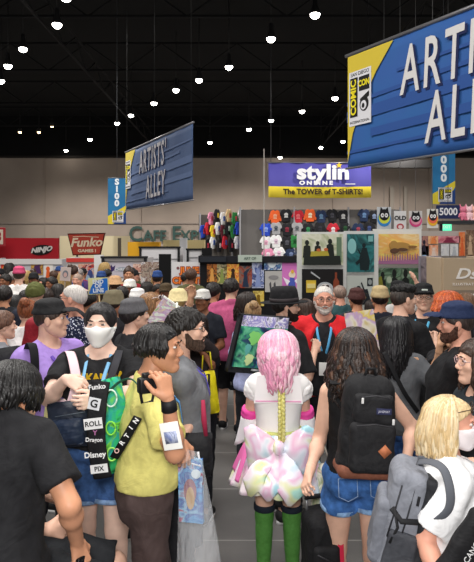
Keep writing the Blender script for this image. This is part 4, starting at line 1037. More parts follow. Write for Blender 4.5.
# ------------------------------------------------------------------ the tower of T-shirts
r = empty('display_tower', (W(330, 240, 25.4).x, 25.5, 0)); tag(r, 'tall grey grid tower on which the T-shirts hang', 'display tower')
a = Acc(); a.box((-.4, .1, 1.75), (6.9, .06, 3.5)); a.build('grid_panel', mat('#5d5a58', .8), r, False)
for x in (-3.8, -1.5, .8, 3.0): a = Acc(); a.box((x, .0, 1.8), (.07, .07, 3.6)); a.build('tower_post', mat('#8f8f92', .5, metal=.4), r, False)
r = empty('display_tower', (W(232, 240, 26.2).x, 26.3, 0), math.radians(8)); tag(r, 'second grey grid tower, packed with multicoloured clothes, left of the first', 'display tower')
a = Acc(); a.box((0, .1, 1.65), (2.9, .06, 3.3)); a.build('grid_panel', mat('#57534f', .8), r, False)
for x in (-1.4, 0, 1.4): a = Acc(); a.box((x, 0, 1.68), (.07, .07, 3.36)); a.build('tower_post', mat('#8f8f92', .5, metal=.4), r, False)
def tee_mesh(long=False):
    g = G((-.34, -.09, -.36), (.34, .09, .34), .015)
    g.ell((0, 0, .0), (.205, .055, .30), 0); g.cap((-.10, 0, .22), (.10, 0, .22), .07, None, .03, flat=(0, 1, 0, .5)); g.cap((0, 0, .1), (0, 0, -.2), .19, .19, .02, flat=(0, 1, 0, .22))
    for s_ in (-1, 1): g.cap((s_*.14, 0, .22), (s_*(.25), 0, .02 if not long else -.16), .062, .058, .02, flat=(0, 1, 0, .5))
    g.cap((0, -.02, .30), (0, -.02, .34), .06, .09, .01, 'sub'); g.cut((0, 0, -1), .29); g.wrinkle(.004, .1, 4)
    a = Acc(); addnp(a, g.mesh()); return a
TEE = tee_mesh().build('t_shirt', mat('#ffffff', .85)); TEEL = tee_mesh(True).build('t_shirt', mat('#ffffff', .85))
pr = Acc(); pr.disc(0, .04, .09, .08, -.066, -.058, 0, 12); pr.prism([(-.09, -.1), (.09, -.1), (.05, .0), (-.05, .0)], -.066, -.058, 0); PRT = pr.build('chest_print', mat('#dddddd', .8), TEE, False)
pr2 = copy_tree(PRT, TEEL)
used = set()
SHN = {'#e0602c': 'orange', '#1c1c20': 'black', '#b82434': 'red', '#22304e': 'navy', '#9a9a9c': 'grey', '#2848b8': 'royal blue', '#2a7a3c': 'green', '#dcdcdc': 'white', '#6a3a8a': 'purple', '#d888a8': 'pink', '#d8b888': 'peach', '#5a1c28': 'maroon', '#e0c030': 'yellow', '#c8581c': 'burnt orange'}
def put_tee(px, py, d, col, pcol, rowname, idx, rz=0, s_=1.0):
    src = TEE if (idx % 5) else TEEL
    o = src.copy(); COL.objects.link(o); o.location = W(px, py, d); o.rotation_euler = (0, random.Random(px).uniform(-.06, .06), rz); o.scale = (s_, 1, s_)
    o.material_slots[0].link = 'OBJECT'; o.material_slots[0].material = mat(col, .85, kind='cloth')
    c = src.children[0].copy(); COL.objects.link(c); c.parent = o; c.material_slots[0].link = 'OBJECT'; c.material_slots[0].material = mat(pcol, .8)
    return o
rows_ = [
 ('top row of the T-shirt tower', 216, 25.495, 0, [(275, '#e0602c', '#e0a080'), (286, '#1c1c20', '#c8c8c8'), (298, '#b82434', '#d86a70'), (310, '#e0602c', '#f0e0c0'), (321, '#22304e', '#6080a0'), (332, '#1c1c20', '#404048'), (343, '#1c1c20', '#b0b0b0'), (364, '#22304e', '#6080a8'), (374, '#1c1c20', '#8090b0')]),
 ('second row of the T-shirt tower', 229, 25.495, 0, [(266, '#2848b8', '#8098e0'), (276, '#9a9a9c', '#505860'), (287, '#1c1c20', '#802838'), (297, '#9a9a9c', '#606468'), (308, '#1c1c20', '#308050'), (320, '#1c1c20', '#303038'), (333, '#b82434', '#e0d8d8'), (345, '#1c1c20', '#285030'), (358, '#22304e', '#a04050'), (369, '#1c1c20', '#405080')]),
 ('third row of the T-shirt tower', 242, 25.495, 0, [(266, '#dcdcdc', '#d8a0b8'), (276, '#dcdcdc', '#c8b0c0'), (287, '#1c1c20', '#505058'), (295, '#2a7a3c', '#185028')]),
 ('bottom row of the T-shirt tower', 254, 25.495, 0, [(268, '#d888a8', '#f0e0e8'), (279, '#dcdcdc', '#e0b8d0'), (291, '#22304e', '#7080a8')]),
]
cyc = ['#d888a8', '#1c1c20', '#dcdcdc', '#d8b888', '#2a7a3c', '#dcdcdc', '#6a3a8a', '#1c1c20', '#9a9a9c', '#5a1c28']
cyc2 = ['#2848b8', '#b82434', '#e0c030', '#dcdcdc', '#5a1c28', '#1c1c20', '#2a7a3c', '#2848b8', '#dcdcdc', '#2848b8', '#6a3a8a', '#1c1c20']
cyc3 = ['#1c1c20', '#dcdcdc', '#1c1c20', '#b82434', '#1c1c20', '#dcdcdc', '#2848b8', '#22304e', '#dcdcdc', '#22304e']
rg = random.Random(8)
for nm, y0, cy, xs in (('top row of the packed tower', 217, cyc, range(211, 262, 6)), ('second row of the packed tower', 230, cyc2, range(203, 262, 5)), ('third row of the packed tower', 244, cyc3, range(207, 262, 6))):
    rows_.append((nm, y0, 25.9, math.radians(62), [(x, cy[i % len(cy)], rg.choice(['#e0e0e0', '#c04050', '#e0c040', '#4060b0', '#303030', '#90c0a0'])) for i, x in enumerate(xs)]))
for nm, y, d, rz, L in rows_:
    seen = {}
    for i, (x, col, pc) in enumerate(L):
        yy = y+((-1) ** i)*(.6 if rz == 0 else 1.5); o = put_tee(x, yy, d, col, pc, nm, int(x), rz, .93 if rz == 0 else .95)
        tag(o, '%s T-shirt, %s from the left in the %s' % (SHN[col], ordn[i], nm), 'T-shirt', 'T-shirts on the ' + ('packed tower' if 'packed' in nm else 'T-shirt tower'))
for o in list(TEE.children)+list(TEEL.children)+[TEE, TEEL]: bpy.data.objects.remove(o)
# ------------------------------------------------------------------ foreground people
def V3(*a): return Vector(a)
TOP = 'top-level'
# --- 1 black-shirt man, back to the camera, far left
p = Person('person seen from behind at bottom left, bushy black hair, black T-shirt, arm hanging', 9, 363, 2.45, -16, 'm', 1.0, 'tan', 'near', lean=(0, .04), head=(8, -14, 0), hat=.03, H=1.775, hoff=(0, .03, -.085),
           armR=(W(66, 490, 2.2), W(77, 542, 2.40)), curl=(.6, 1.15), palm={1: (-.6, .5, 0), '1': (.25, -.1, -.9)}, eyes=False)
p.locks('#0e0d0d', .105, 190, seed=41, r=.010, amin=-150, amax=150, wave=.008, back=.0, top=.014, bulge=.018, mats=['#0c0b0b', '#131111', '#1c1a1a'], vary=.6)
p.shirt('#1b1b1e', .72, hem=.84, loose=.035, amp=.005); p.pants('#1d2026'); p.shoes()
a = Acc(); c = p.handpos[1]; a.box(c+V3(0, .0, -.03), (.02, .075, .13), 0, None, .008); 
o = a.build('phone', mat('#0e0e10', .25), None, True); o.matrix_world = p.root.matrix_basis.copy(); o.location = p.loc; tag(o, 'black phone held in the hanging hand at bottom left', 'phone')
# --- 2 seated person behind, black shorts
hz = .80; kx = Vector((0, .52, -.16))
p = Person('person sitting sideways behind the black T-shirt man, black shorts, bare knee', 8, 372, 2.74, -84, 'm', 1.05, 'light', 'mid', lean=(0, .05), hips=hz, H=1.72,
           legs=([V3(-.10, .52, .64), V3(.11, .56, .62)], [V3(-.10, .54, .12), V3(.12, .50, .12)]), eyes=False, armL='front', armR='front')
p.hair_short('#20160f'); p.shirt('#18181a', .6, hem=1.07, loose=.01); p.pants('#1c1e22', .97, top=.965, loose=.03); p.shoes()
a = Acc(); a.tube([p.T(0, 0, .985)-V3(0, 0, 0), p.T(0, 0, 1.02)], [.158, .155], 0, 24, flat=.80); a.build('waistband', mat('#4f86d8', .8, kind='dots', h2='#e8ecf4', scale=60), p.root)
r = empty('folding_stool', (p.loc.x, p.loc.y, 0), math.radians(-78)); tag(r, 'black folding stool under the sitting person with black shorts', 'stool')
a = Acc(); a.box((0, 0, hz-.155), (.36, .34, .05), 0, None, .02); a.build('seat', mat('#1d1d20', .7), r)
for sx in (-1, 1):
    for sy in (-1, 1): a = Acc(); a.tube([(sx*.14, -sy*.12, hz-.18), (sx*.17, sy*.17, .0)], .012, 0, 8); a.build('leg', mat('#2c2c30', .4, metal=.6), r)
# --- 3 masked person
p3 = p = Person('person with dark hair, white face mask and black T-shirt with yellow print, facing the camera', 101, 303, 3.55, 182, 'f', 1.22, 'pale', 'near', head=(-3, -3, 0), hat=.010, fat=.02, H=1.825, hcx=1.06,
           armR=(W(46, 402, 3.28), W(66, 379, 3.12)), armL=(W(140, 405, 3.2), W(96, 400, 3.1)), curl=(.7, .75), palm={1: (.3, .6, -.7), '1': (.85, -.1, -.35), 't1': (0, -.3, .8)})
p.hair_short('#141012', .011, .0010, line=.082, nape=-.10, wl=.05, temple=.075); p.ball('hair_bun', (0, -.125, .05), (.04, .035, .04), '#141012'); p.mask()
p.shirt('#17171a', .66, hem=.98, loose=.02, amp=.004, neck=.085, nz=1.455)
p.pants('#39598c', .60, top=1.09, loose=.05, kind='denim', hemcol='#7f9cc4'); p.shoes('#eeeeee')
a = Acc(); put_text(a, 'WAKANDA', .066, -.0, 0, 0, 0, .9, offset=.003, ext=.002); M = Matrix.Translation(p.T(0, .145+.02, 1.362)) @ Matrix.Rotation(math.pi, 4, 'Z') @ Matrix.Rotation(.10, 4, 'X')
for i, v in enumerate(a.v): a.v[i] = tuple(M @ Vector((v[0], v[1]+abs(v[0])**2*2.2, v[2])))
a.build('shirt_print', mat('#d8b020', .7), p.root, False)
p.lanyard('#7fb8e0', None, 1.2)
# pink bag strap on her right shoulder, hanging pink-white-yellow tote behind the arm
def world_part(a, name, m, par, smooth=True):
    o = a.build(name, m, None, smooth)
    if par is not None: o.parent = par; o.matrix_parent_inverse = par.matrix_world.inverted() if False else (Matrix.Translation(par.location) @ par.rotation_euler.to_matrix().to_4x4()).inverted()
    return o
def ribbon(pts, w, m, name, par=None, flat=.1, up=(1, 0, 0)):
    P_ = [Vector(q) for q in pts]; P_ = [P_[0]]+P_+[P_[-1]]; out = []
    for i in range(1, len(P_)-2):
        for j in range(5):
            t = j/5; p0, p1, p2, p3 = P_[i-1:i+3]; out.append(.5*((2*p1)+(p2-p0)*t+(2*p0-5*p1+4*p2-p3)*t*t+(3*p1-p0-3*p2+p3)*t**3))
    out.append(P_[-1]); a = Acc(); a.tube(out, w/2, 0, 10, flat=flat, up=up); return world_part(a, name, m, par)
def curved_panel(c, rt, up, nm, w, h, dep, mi=0, acc=None, nx=10, nz=12, bulge=.03, taper=0.0, sag=0.0):
    """soft bag body: rounded slab with bulging faces; c centre, rt/up/nm unit axes"""
    a = acc or Acc(); rt, up, nm = Vector(rt).normalized(), Vector(up).normalized(), Vector(nm).normalized(); vs = []; fs = []
    for sgn in (1, -1):
        for i in range(nx+1):
            for j in range(nz+1):
                u, v = i/nx*2-1, j/nz*2-1; b = (1-u**4)*(1-v**4)
                rr = 1-(.06*abs(v)**6+.0)
                x = u*w/2*(1-taper*v)*(1-.04*abs(v)**8); z = v*h/2*(1-.03*abs(u)**8)
                y = sgn*(dep/2*b**.35*.8+bulge*b*.6+.004*math.sin(u*9+v*5)+.003*math.sin(v*13+u*3))
                vs.append(Vector(c)+rt*x+up*z+nm*y)
    o = (nx+1)*(nz+1)
    for i in range(nx):
        for j in range(nz):
            q = i*(nz+1)+j; fs.append((q, q+nz+1, q+nz+2, q+1)); fs.append((o+q, o+q+1, o+q+nz+2, o+q+nz+1))
    for i in range(nx):
        for j in (0, nz): q = i*(nz+1)+j; fs.append((q, q+nz+1, o+q+nz+1, o+q))
    for j in range(nz):
        for i in (0, nx): q = i*(nz+1)+j; fs.append((q, q+1, o+q+1, o+q))
    a.add(vs, fs, mi); return a
r = tag(empty('tote_bag', W(57, 430, 3.2)), 'pink, white and yellow soft tote bag hanging behind the masked person\'s elbow', 'bag'); 
world_part(curved_panel(W(55, 425, 3.42), (1, 0, 0), (.12, 0, 1), (0, -1, 0), .14, .30, .05), 'bag_body', art(('#f0a8c8', '#f6d8e0', '#f4e8a0', '#a8e0b0', '#f0a0c0'), 3, 1, aniso=(.4, .4, 2)), r)
ribbon([W(66, 353, 3.66), W(70, 352, 3.48), W(74, 365, 3.37), W(76, 385, 3.33), W(68, 410, 3.33), W(58, 412, 3.38)], .055, mat('#f0d0d8', .8), 'strap', r)
r = tag(empty('sling_bag', W(72, 435, 3.0)), 'dark navy sling bag against the masked person\'s waist', 'bag')
world_part(curved_panel(W(71, 424, 3.24), (1, 0, .1), (-.1, 0, 1), (-.1, -1, 0), .24, .25, .10, bulge=.05), 'bag_body', mat('#1b2434', .55, kind='cloth'), r)
world_part(curved_panel(W(68, 432, 3.16), (1, 0, .1), (-.1, 0, 1), (-.1, -1, 0), .17, .14, .02), 'front_pocket', mat('#222f46', .5, kind='cloth'), r)
a = Acc(); a.tube([W(55, 417, 3.165), W(85, 412, 3.155)], .003, 0, 5); world_part(a, 'zipper', mat('#56606c', .4), r)
ribbon([W(118, 352, 3.66), W(119, 351, 3.49), W(116, 362, 3.35), W(108, 385, 3.31), W(98, 405, 3.27), W(88, 414, 3.25)], .045, mat('#3a3a40', .8), 'strap', r)
# black panel bag with white logos
r = tag(empty('logo_strap_bag', W(98, 430, 2.95)), 'long black bag strap panel with white logos hanging before the blue denim', 'bag')
P_ = [W(101, 381, 2.80), W(98, 400, 2.78), W(96, 430, 2.77), W(98, 455, 2.78), W(103, 478, 2.80)]
ribbon(P_, .088, mat('#131316', .75, kind='cloth'), 'strap_panel', r, flat=.12)
def logos(items, par, nm='logo'):
    for (px, py, d, s_, sz, rot, col, box) in items:
        a = Acc(); c = W(px, py, d)
        if box: a.box((0, .003, 0), (box[0], .002, box[1]), 1); 
        if s_: put_text(a, s_, sz, 0, 0, 0, 0, 1.0, offset=sz*.02, ext=.001)
        M = Matrix.Translation(c) @ Matrix.Rotation(rot, 4, 'Y')
        a.v = [tuple(M @ Vector(v)) for v in a.v]
        world_part(a, nm, [mat(col, .7), mat(box[2] if box else col, .7)], par, False)
logos([(97, 387, 2.765, 'Funko', .032, -.1, '#e8e8e8', None), (94, 404, 2.755, 'G', .05, .2, '#141416', (.055, .055, '#d8dade')), (93, 424, 2.75, 'ROLL', .032, -.12, '#141416', (.085, .05, '#e6e6e6')), (94, 440, 2.75, 'Dragon', .026, 0, '#e0e0e0', None),
       (95, 455, 2.755, 'Disney', .036, -.08, '#ededed', None), (99, 469, 2.765, 'PIX', .03, -.12, '#141416', (.08, .04, '#e4e4e4')), (95, 433, 2.75, 'Y', .03, 0, '#b070a0', None)], r)
# --- 4 yellow shirt man
p4 = p = Person('young man in pale yellow T-shirt, black hair, brown trousers, seen in profile', 156, 317, 2.97, -72, 'm', .98, 'tan', 'near', head=(-26, 0, 0), hat=.016, H=1.78, lean=(0, .02), hoff=(0, .02),
           armR=(W(169, 432, 2.62), W(168, 398, 2.52)), armL=(W(165, 470, 2.95), W(181, 444, 2.62)), curl=(1.0, .95), palm={1: (-.6, .5, .2), '1': (-.25, .05, .95), 't1': (-.5, 0, .5), 0: (-.2, .9, 0), '0': (.15, -.2, -.9)})
p.locks('#100e0e', .062, 150, seed=31, r=.009, amin=-122, amax=122, wave=.006, back=.0, top=.010, bulge=.006, mats=['#0e0c0c', '#151212', '#1d1918'], vary=.7, line=.07)
p.shirt('#d9d07a', .72, hem=.99, loose=.02, e=.014, neck=.066, amp=.0045); p.pants('#4a3b39', 1.9, top=1.06, loose=.03); p.shoes()
a = Acc(); q = [p.T(0, .0, 1.49)]
a.tube([p.T(.062*math.sin(t), .062*math.cos(t)-.004, 1.475+.012*math.cos(t+3.1)) for t in [i*math.pi/8 for i in range(17)]], [.017]*17, 0, 8, flat=1.0); a.build('collar', mat('#d9d07a', .85, kind='cloth'), p.root)
def wristband(p, i, w, col, off=.03, name='wristband', r=.032):
    S, E, Wr = p.arm[i]; d = (E-Wr).normalized(); a = Acc(); a.tube([Wr+d*(off), Wr+d*(off+w)], [r, r+.003], 0, 16); return a.build(name, mat(col, .6), p.root)
wristband(p, 1, .05, '#17171a', .005); o = wristband(p, 0, .03, '#17171a', .03, 'wrist_watch')
p.lanyard('#5aa0e0', None, 1.2)
r = tag(empty('camera', W(155, 374, 2.5)), 'black compact camera held at the yellow shirt man\'s chest', 'camera')
M = Matrix.Translation(W(147, 385, 2.58)) @ Matrix.Rotation(.5, 4, 'Z') @ Matrix.Diagonal((.8, .8, .8, 1)); 
a = Acc(); a.box((0, 0, 0), (.10, .06, .085), 0, M, .012); a.box((0, 0, .05), (.05, .045, .03), 0, M, .006); world_part(a, 'camera_body', mat('#141416', .4), r)
a = Acc(); a.tube([M @ V3(.03, 0, -.005), M @ V3(.10, 0, -.005)], [.034, .031], 0, 18); world_part(a, 'lens', mat('#202024', .25), r)
a = Acc(); a.tube([M @ V3(-.05, 0, .03), M @ V3(-.02, .02, -.10), M @ V3(.03, .0, -.09), M @ V3(.05, .0, .02)], .007, 0, 6, flat=.3); world_part(a, 'camera_strap', mat('#26262a', .7), r)
# badge card by the elbow
r = tag(empty('badge_card', W(172, 430, 2.7)), 'white badge card hanging below the yellow shirt man\'s elbow', 'badge'); 
M = Matrix.Translation(W(171, 436, 2.50)) @ Matrix.Rotation(-.2, 4, 'Y') @ Matrix.Rotation(-.2, 4, 'Z')
a = Acc(); a.box((0, 0, 0), (.082, .004, .115), 0, M, .001); world_part(a, 'card', mat('#efefea', .5), r); a = Acc(); a.box((0, -.004, -.005), (.055, .002, .05), 0, M); world_part(a, 'card_print', art(('#6a7ab0', '#b8c0d8', '#505a80'), 20), r)
# green backpack on his back
r = tag(empty('backpack', W(112, 420, 2.95)), 'bright green and teal cartoon-printed backpack on the yellow shirt man\'s back', 'backpack')
world_part(curved_panel(W(113, 425, 2.93), (.55, .83, 0), (-.06, 0, 1), (-.83, -.55, 0), .13, .46, .07, bulge=.02), 'bag_body', art(('#1c7c50', '#38c078', '#2aa0a0', '#7ad848', '#1a6a48'), 7, 2), r)
for (px, py, c_, rx) in ((111, 398, '#cfe8d8', .028), (111, 428, '#8ae04a', .022), (112, 454, '#9ae060', .022)):
    a = Acc(); c = W(px, py, 2.80); a.tube([c+V3(rx*math.cos(t), -.004, rx*1.4*math.sin(t)) for t in [i*.45 for i in range(15)]], .004, 0, 6); world_part(a, 'printed_curve', mat(c_, .6), r)
ribbon([W(103, 398, 2.86), W(118, 383, 2.80), W(131, 379, 2.74), W(140, 388, 2.72)], .014, mat('#2a5a48', .7), 'shoulder_strap', r, flat=.5)
r = tag(empty('shoulder_strap_band', W(125, 438, 2.7)), 'black strap with white letters crossing the yellow shirt\'s side', 'strap')
ribbon([W(114, 458, 2.78), W(122, 445, 2.735), W(131, 429, 2.71), W(138, 417, 2.70)], .042, mat('#121214', .7), 'strap', r, flat=.08)
logos([(136, 421, 2.675, 'N', .03, -.9, '#e8e8e8', None), (131, 428, 2.68, 'I', .03, -.9, '#e8e8e8', None), (127, 436, 2.69, 'T', .03, -.9, '#e8e8e8', None), (122, 443, 2.70, 'R', .03, -.9, '#e8e8e8', None), (117, 451, 2.72, 'O', .03, -.9, '#e0b8b0', None)], r, 'letter')
# clear bag with blue poster
def film():
    m = bpy.data.materials.new('clear_film'); m.use_nodes = True; b = m.node_tree.nodes['Principled BSDF']
    b.inputs['Base Color'].default_value = hexc('#e6e8ec'); b.inputs['Roughness'].default_value = .18; b.inputs['Alpha'].default_value = .27
    nt = m.node_tree; n = nt.nodes.new('ShaderNodeTexNoise'); n.inputs['Scale'].default_value = 4; n.inputs['Distortion'].default_value = 1.0
    bp = nt.nodes.new('ShaderNodeBump'); bp.inputs['Strength'].default_value = .6; bp.inputs['Distance'].default_value = .05
    nt.links.new(n.outputs['Fac'], bp.inputs['Height']); nt.links.new(bp.outputs['Normal'], b.inputs['Normal']); return m
FILM = film()
r = tag(empty('clear_plastic_bag', W(200, 500, 2.7)), 'clear plastic bag hanging from the yellow shirt man\'s hand', 'bag')
a = Acc(); vs = []; fs = []
pl = [(186, 449, 198, 452), (181, 462, 203, 464), (179, 490, 209, 492), (178, 520, 215, 522), (177, 560, 221, 562), (177, 600, 224, 600)]
for (xa, ya, xb, yb) in pl:
    for i in range(11):
        t = i/10; vs.append(W(xa+(xb-xa)*t, ya+(yb-ya)*t, 2.64-.05*math.sin(t*math.pi)+.006*math.sin(i*1.1+ya*.05)))
    for i in range(11):
        t = 1-i/10; vs.append(W(xa+(xb-xa)*t, ya+(yb-ya)*t, 2.76+.05*math.sin(t*math.pi)+.006*math.sin(i*1.3+ya*.05)))
for j in range(len(pl)-1):
    for i in range(22): fs.append((j*22+i, j*22+(i+1) % 22, (j+1)*22+(i+1) % 22, (j+1)*22+i))
a.add(vs, fs); world_part(a, 'bag_film', FILM, r)
a = Acc(); a.tube([W(187, 452, 2.70), W(186, 462, 2.67), W(200, 466, 2.67), W(198, 452, 2.70)], .006, 0, 6); world_part(a, 'bag_handle', mat('#dfe2e6', .3), r)
M = Matrix.Translation(W(191, 490, 2.69)) @ Matrix.Rotation(-.02, 4, 'Y') @ Matrix.Rotation(-.25, 4, 'Z')
a = Acc(); a.box((0, 0, 0), (.112, .02, .285), 0, M); a.disc(0, .0, .030, .055, -.015, -.011, 1, 16, M); a.disc(.002, -.03, .02, .05, -.018, -.014, 2, 16, M); a.disc(.03, .08, .022, .02, -.018, -.014, 3, 16, M)
o = a.build('poster_box', [art(('#2a78c0', '#58a8e0', '#3a60b0', '#90c8e8', '#b04868'), 12, 3), mat('#9a5a68', .5), mat('#c8a068', .5), mat('#d8e8f0', .5)], None, False); tag(o, 'blue illustrated box inside the clear plastic bag', 'box')
# --- 6 lavender man
p = Person('man with black cap and lavender T-shirt behind the masked person, in profile', 50, 305, 3.98, -128, 'm', 1.12, 'light', 'near', head=(38, 2, 0), hat=.022, H=1.79, fat=.01, armL=None, armR=None)
p.hair_short('#3a2a22', .006, .001, line=.05, nape=-.05); p.cap('#1e1e20', z0=.042, bl=.07); p.shirt('#a98ad6', .7, hem=.92, loose=.03); p.pants('#2a2c34'); p.shoes(); p.lanyard('#6a4ab0', None)
r = tag(empty('backpack', p.root.location+V3(-.2, -.05, 1.2)), 'black backpack on the lavender T-shirt man', 'backpack')
ribbon([W(27, 352, 3.84), W(31, 343, 3.72), W(34, 352, 3.68), W(35, 368, 3.68), W(34, 392, 3.72), W(28, 410, 3.80)], .055, mat('#1a1a1e', .8), 'shoulder_strap', r, up=(1, .3, 0))
world_part(curved_panel(W(4, 380, 4.08), (.55, .83, 0), (0, 0, 1), (-.83, .55, 0), .28, .44, .14), 'bag_body', mat('#19191c', .8, kind='cloth'), r)
# --- 7 white haired man in dotted shirt
p = Person('white-haired man with glasses and navy white-dotted shirt, facing left', 75, 283, 4.95, 78, 'm', 1.12, 'pink', 'mid', head=(8, 2, 0), hat=.006, H=1.83, fat=.01, armL='fwd', armR='fwd')
p.hair_short('#c9c2bc', .005, .001, line=.075, nape=-.05, h2='#dad4ce'); p.glasses('#2a2a2c'); p.shirt('#dfe3ec', .8, hem=.88, loose=.03, m=mat('#1c2440', .85, kind='dots', h2='#d8dce8', scale=55)); p.pants('#6a645a'); p.shoes()
r = tag(empty('sling_strap', p.root.location+V3(0, 0, 1.3)), 'black shoulder strap across the dotted shirt', 'strap'); ribbon([W(72, 311, 5.0), W(76, 309, 4.82), W(84, 315, 4.75), W(92, 324, 4.80)], .05, mat('#15151a', .8), 'strap', r)
# --- 8 bearded man in grey T-shirt
p8 = p = Person('bearded man with glasses and grey T-shirt beside the yellow shirt man, in profile', 184, 306, 3.45, -82, 'm', 1.08, 'light', 'near', head=(-12, 2, 0), hat=.018, H=1.80, hoff=(0, .02), armR=(W(186, 400, 3.3), W(180, 440, 3.2)), armL=None)
p.brow = '#1c1410'
p.hair_short('#17120f', .017, .004, line=.058, nape=-.055); p.beard('#46352b'); p.glasses('#1a1a1a'); p.shirt('#74767a', .68, hem=.93, loose=.025); p.pants('#1b1b1f', 1.2, loose=.03); p.shoes(); p.lanyard('#5a50b8', None, 1.2)
r = tag(empty('waist_bag', W(190, 450, 3.1)), 'black bag hanging at the grey T-shirt man\'s hip', 'bag'); world_part(curved_panel(W(197, 455, 3.22), (1, .1, 0), (0, 0, 1), (0, -1, 0), .17, .24, .08), 'bag_body', mat('#17171b', .7, kind='cloth'), r)
ribbon([W(190, 436, 3.2), W(186, 400, 3.22), W(176, 372, 3.25), W(170, 357, 3.32)], .02, mat('#2c2c30', .8), 'strap', r, flat=.3) if False else None
a = Acc(); a.tube([W(203, 400, 3.05), W(204, 420, 3.05), W(206, 436, 3.06)], [.010, .014, .010], 0, 8, flat=.4); o = world_part(a, 'ribbon_tag', mat('#a02848', .7), None); tag(o, 'dark pink ribbon hanging in front of the grey T-shirt', 'ribbon')
# --- 9 yellow tote
r = tag(empty('tote_bag', W(208, 393, 4.6)), 'bright yellow shopping bag with black lines beyond the grey T-shirt', 'bag')
world_part(curved_panel(W(206, 393, 4.6), (1, .25, .12), (-.16, 0, 1), (.25, -1, 0), .18, .33, .06, taper=-.05), 'bag_body', mat('#dfd01e', .5), r)
a = Acc(); 
for L_ in (((200, 377), (197, 400), (204, 404)), ((204, 376), (206, 398)), ((209, 374), (209, 397)), ((200, 377), (209, 374)), ((202, 408), (210, 405))): a.tube([W(x, y, 4.53) for x, y in L_], .009, 0, 6, flat=.4)
world_part(a, 'printed_lines', mat('#16160e', .6), r)
a = Acc(); a.tube([W(202, 370, 4.58), W(203, 352, 4.6), W(210, 352, 4.6), W(212, 369, 4.58)], .006, 0, 6); world_part(a, 'handle', mat('#c8ba18', .6), r)
p = Person('person in dark clothes carrying the bright yellow bag', 196, 303, 4.75, -20, 'f', 1.0, 'brown', 'mid', H=1.62, armR=(W(206, 345, 4.7), W(207, 358, 4.62)), eyes=False)
p.locks('#1c120e', .22, 60, top=.008); p.shirt('#20181a', .6); p.pants('#1c1d24', 1.85); p.shoes()
# --- 10 woman with sunglasses on her head
p = Person('woman with light brown hair and white sunglasses on her head, looking right', 151, 290, 5.2, -125, 'f', .95, 'olive', 'mid', head=(20, 0, 0), hat=.012, H=1.74, armL='up')
p.locks('#6a4630', .17, 70, amin=-125, amax=125, h2='#a87c50', top=.008, line=.07); p.glasses('#e8dfe0', up=.075, y0=-.012, big=1.05, lens='#2a2026'); p.shirt('#d8b8c0', .5, neck=.085); p.pants('#30343c'); p.shoes()
# poster tube / artwork board held up
r = tag(empty('artwork_sleeve', W(163, 312, 4.9)), 'tilted pastel green and violet artwork sleeve held up beside the woman with sunglasses', 'artwork')
M = Matrix.Translation(W(163, 314, 4.9)) @ Matrix.Rotation(.60, 4, 'Y')
a = Acc(); a.box((0, 0, 0), (.15, .02, .24), 0, M); a.box((.078, 0, 0), (.012, .03, .25), 1, M); a.box((0, 0, .122), (.16, .03, .012), 1, M); world_part(a, 'printed_sheet', [art(('#90c8a0', '#e8f0e0', '#b890c0', '#e0d0a8', '#78b088'), 8, aniso=(1, 1, 2)), mat('#f0f0ec', .5)], r, False)
a = Acc(); a.tube([W(177, 303, 4.85), W(176, 318, 4.7), W(170, 340, 4.5), W(161, 368, 4.4)], .009, 0, 8); world_part(a, 'edge_rod', mat('#dfe6d8', .5), r)
# --- 11 grey cap, olive hat
p = Person('man with grey cap and black shirt facing right behind the masked person', 133, 299, 4.55, -60, 'm', 1.05, 'light', 'mid', head=(0, 5, 0), hat=.022, H=1.74); p.hair_short('#1c1512'); p.cap('#5c5b5e', back=True, z0=.03, bl=.03); p.shirt('#1c1c1f', .6); p.pants('#22242a'); p.shoes()
p = Person('person with olive bucket hat and dark jacket left of the grey cap', 113, 298, 5.7, -30, 'm', 1.0, 'tan', 'mid', hat=.022, H=1.70); p.hair_short('#2a1e18')
a = Acc(); a.lathe([(.125, -.01), (.122, .0), (.098, .035), (.09, .08), (.07, .115), (.02, .125)], (0, -.01, .02), 24, 0, p.MH, 1, 1.12); a.build('bucket_hat', mat('#6e6650', .85, kind='cloth'), p.root); p.shirt('#26252a', .9); p.pants('#22242a'); p.shoes()
# --- 12 rose T-shirt man
p = Person('man in rose pink T-shirt and black shorts seen from behind', 231, 281, 7.0, -8, 'm', 1.12, 'light', 'mid', hat=.018, H=1.74, lean=(.0, .03), head=(-10, -8, 0), armL=(W(210, 335, 6.9), W(214, 362, 6.8)), armR=(W(252, 330, 6.9), W(244, 352, 6.7)), stride=.05, eyes=False)
p.hair_short('#1a1210', .018, .004, nape=-.06); p.shirt('#b8527c', .75, hem=.83, loose=.04, amp=.006); p.pants('#141417', 1.05, loose=.03); p.shoes('#17171a')
# --- 13 fedora man with big printed bag
p = Person('man with black fedora, glasses and beard carrying a big printed bag, looking right', 284, 289, 4.8, -62, 'm', 1.12, 'light', 'mid', head=(-25, 2, 0), hat=.006, H=1.78, armL='strap', armR='strap')
p.hair_short('#15110f', .008, .002); p.beard('#221814'); p.glasses('#18181a'); p.shirt('#17171a', .95, hem=.86, loose=.03); p.pants('#19191c'); p.shoes()
a = Acc(); a.lathe([(.175, .048), (.178, .052), (.150, .046), (.112, .050), (.104, .056), (.106, .085), (.100, .14), (.085, .172), (.05, .165), (.01, .15)], (0, -.012, -.01), 28, 0, p.MH, .92, 1.08); o = a.build('fedora_hat', mat('#17171a', .85, kind='cloth'), p.root)
a = Acc(); a.lathe([(.1065, .058), (.109, .06), (.109, .082), (.106, .084)], (0, -.012, -.01), 28, 0, p.MH, .92, 1.08); a.build('hat_band', mat('#3a3436', .6), o)
r = tag(empty('printed_backpack', W(255, 345, 4.5)), 'large flat bag with green and blue comic print on the fedora man\'s back', 'bag')
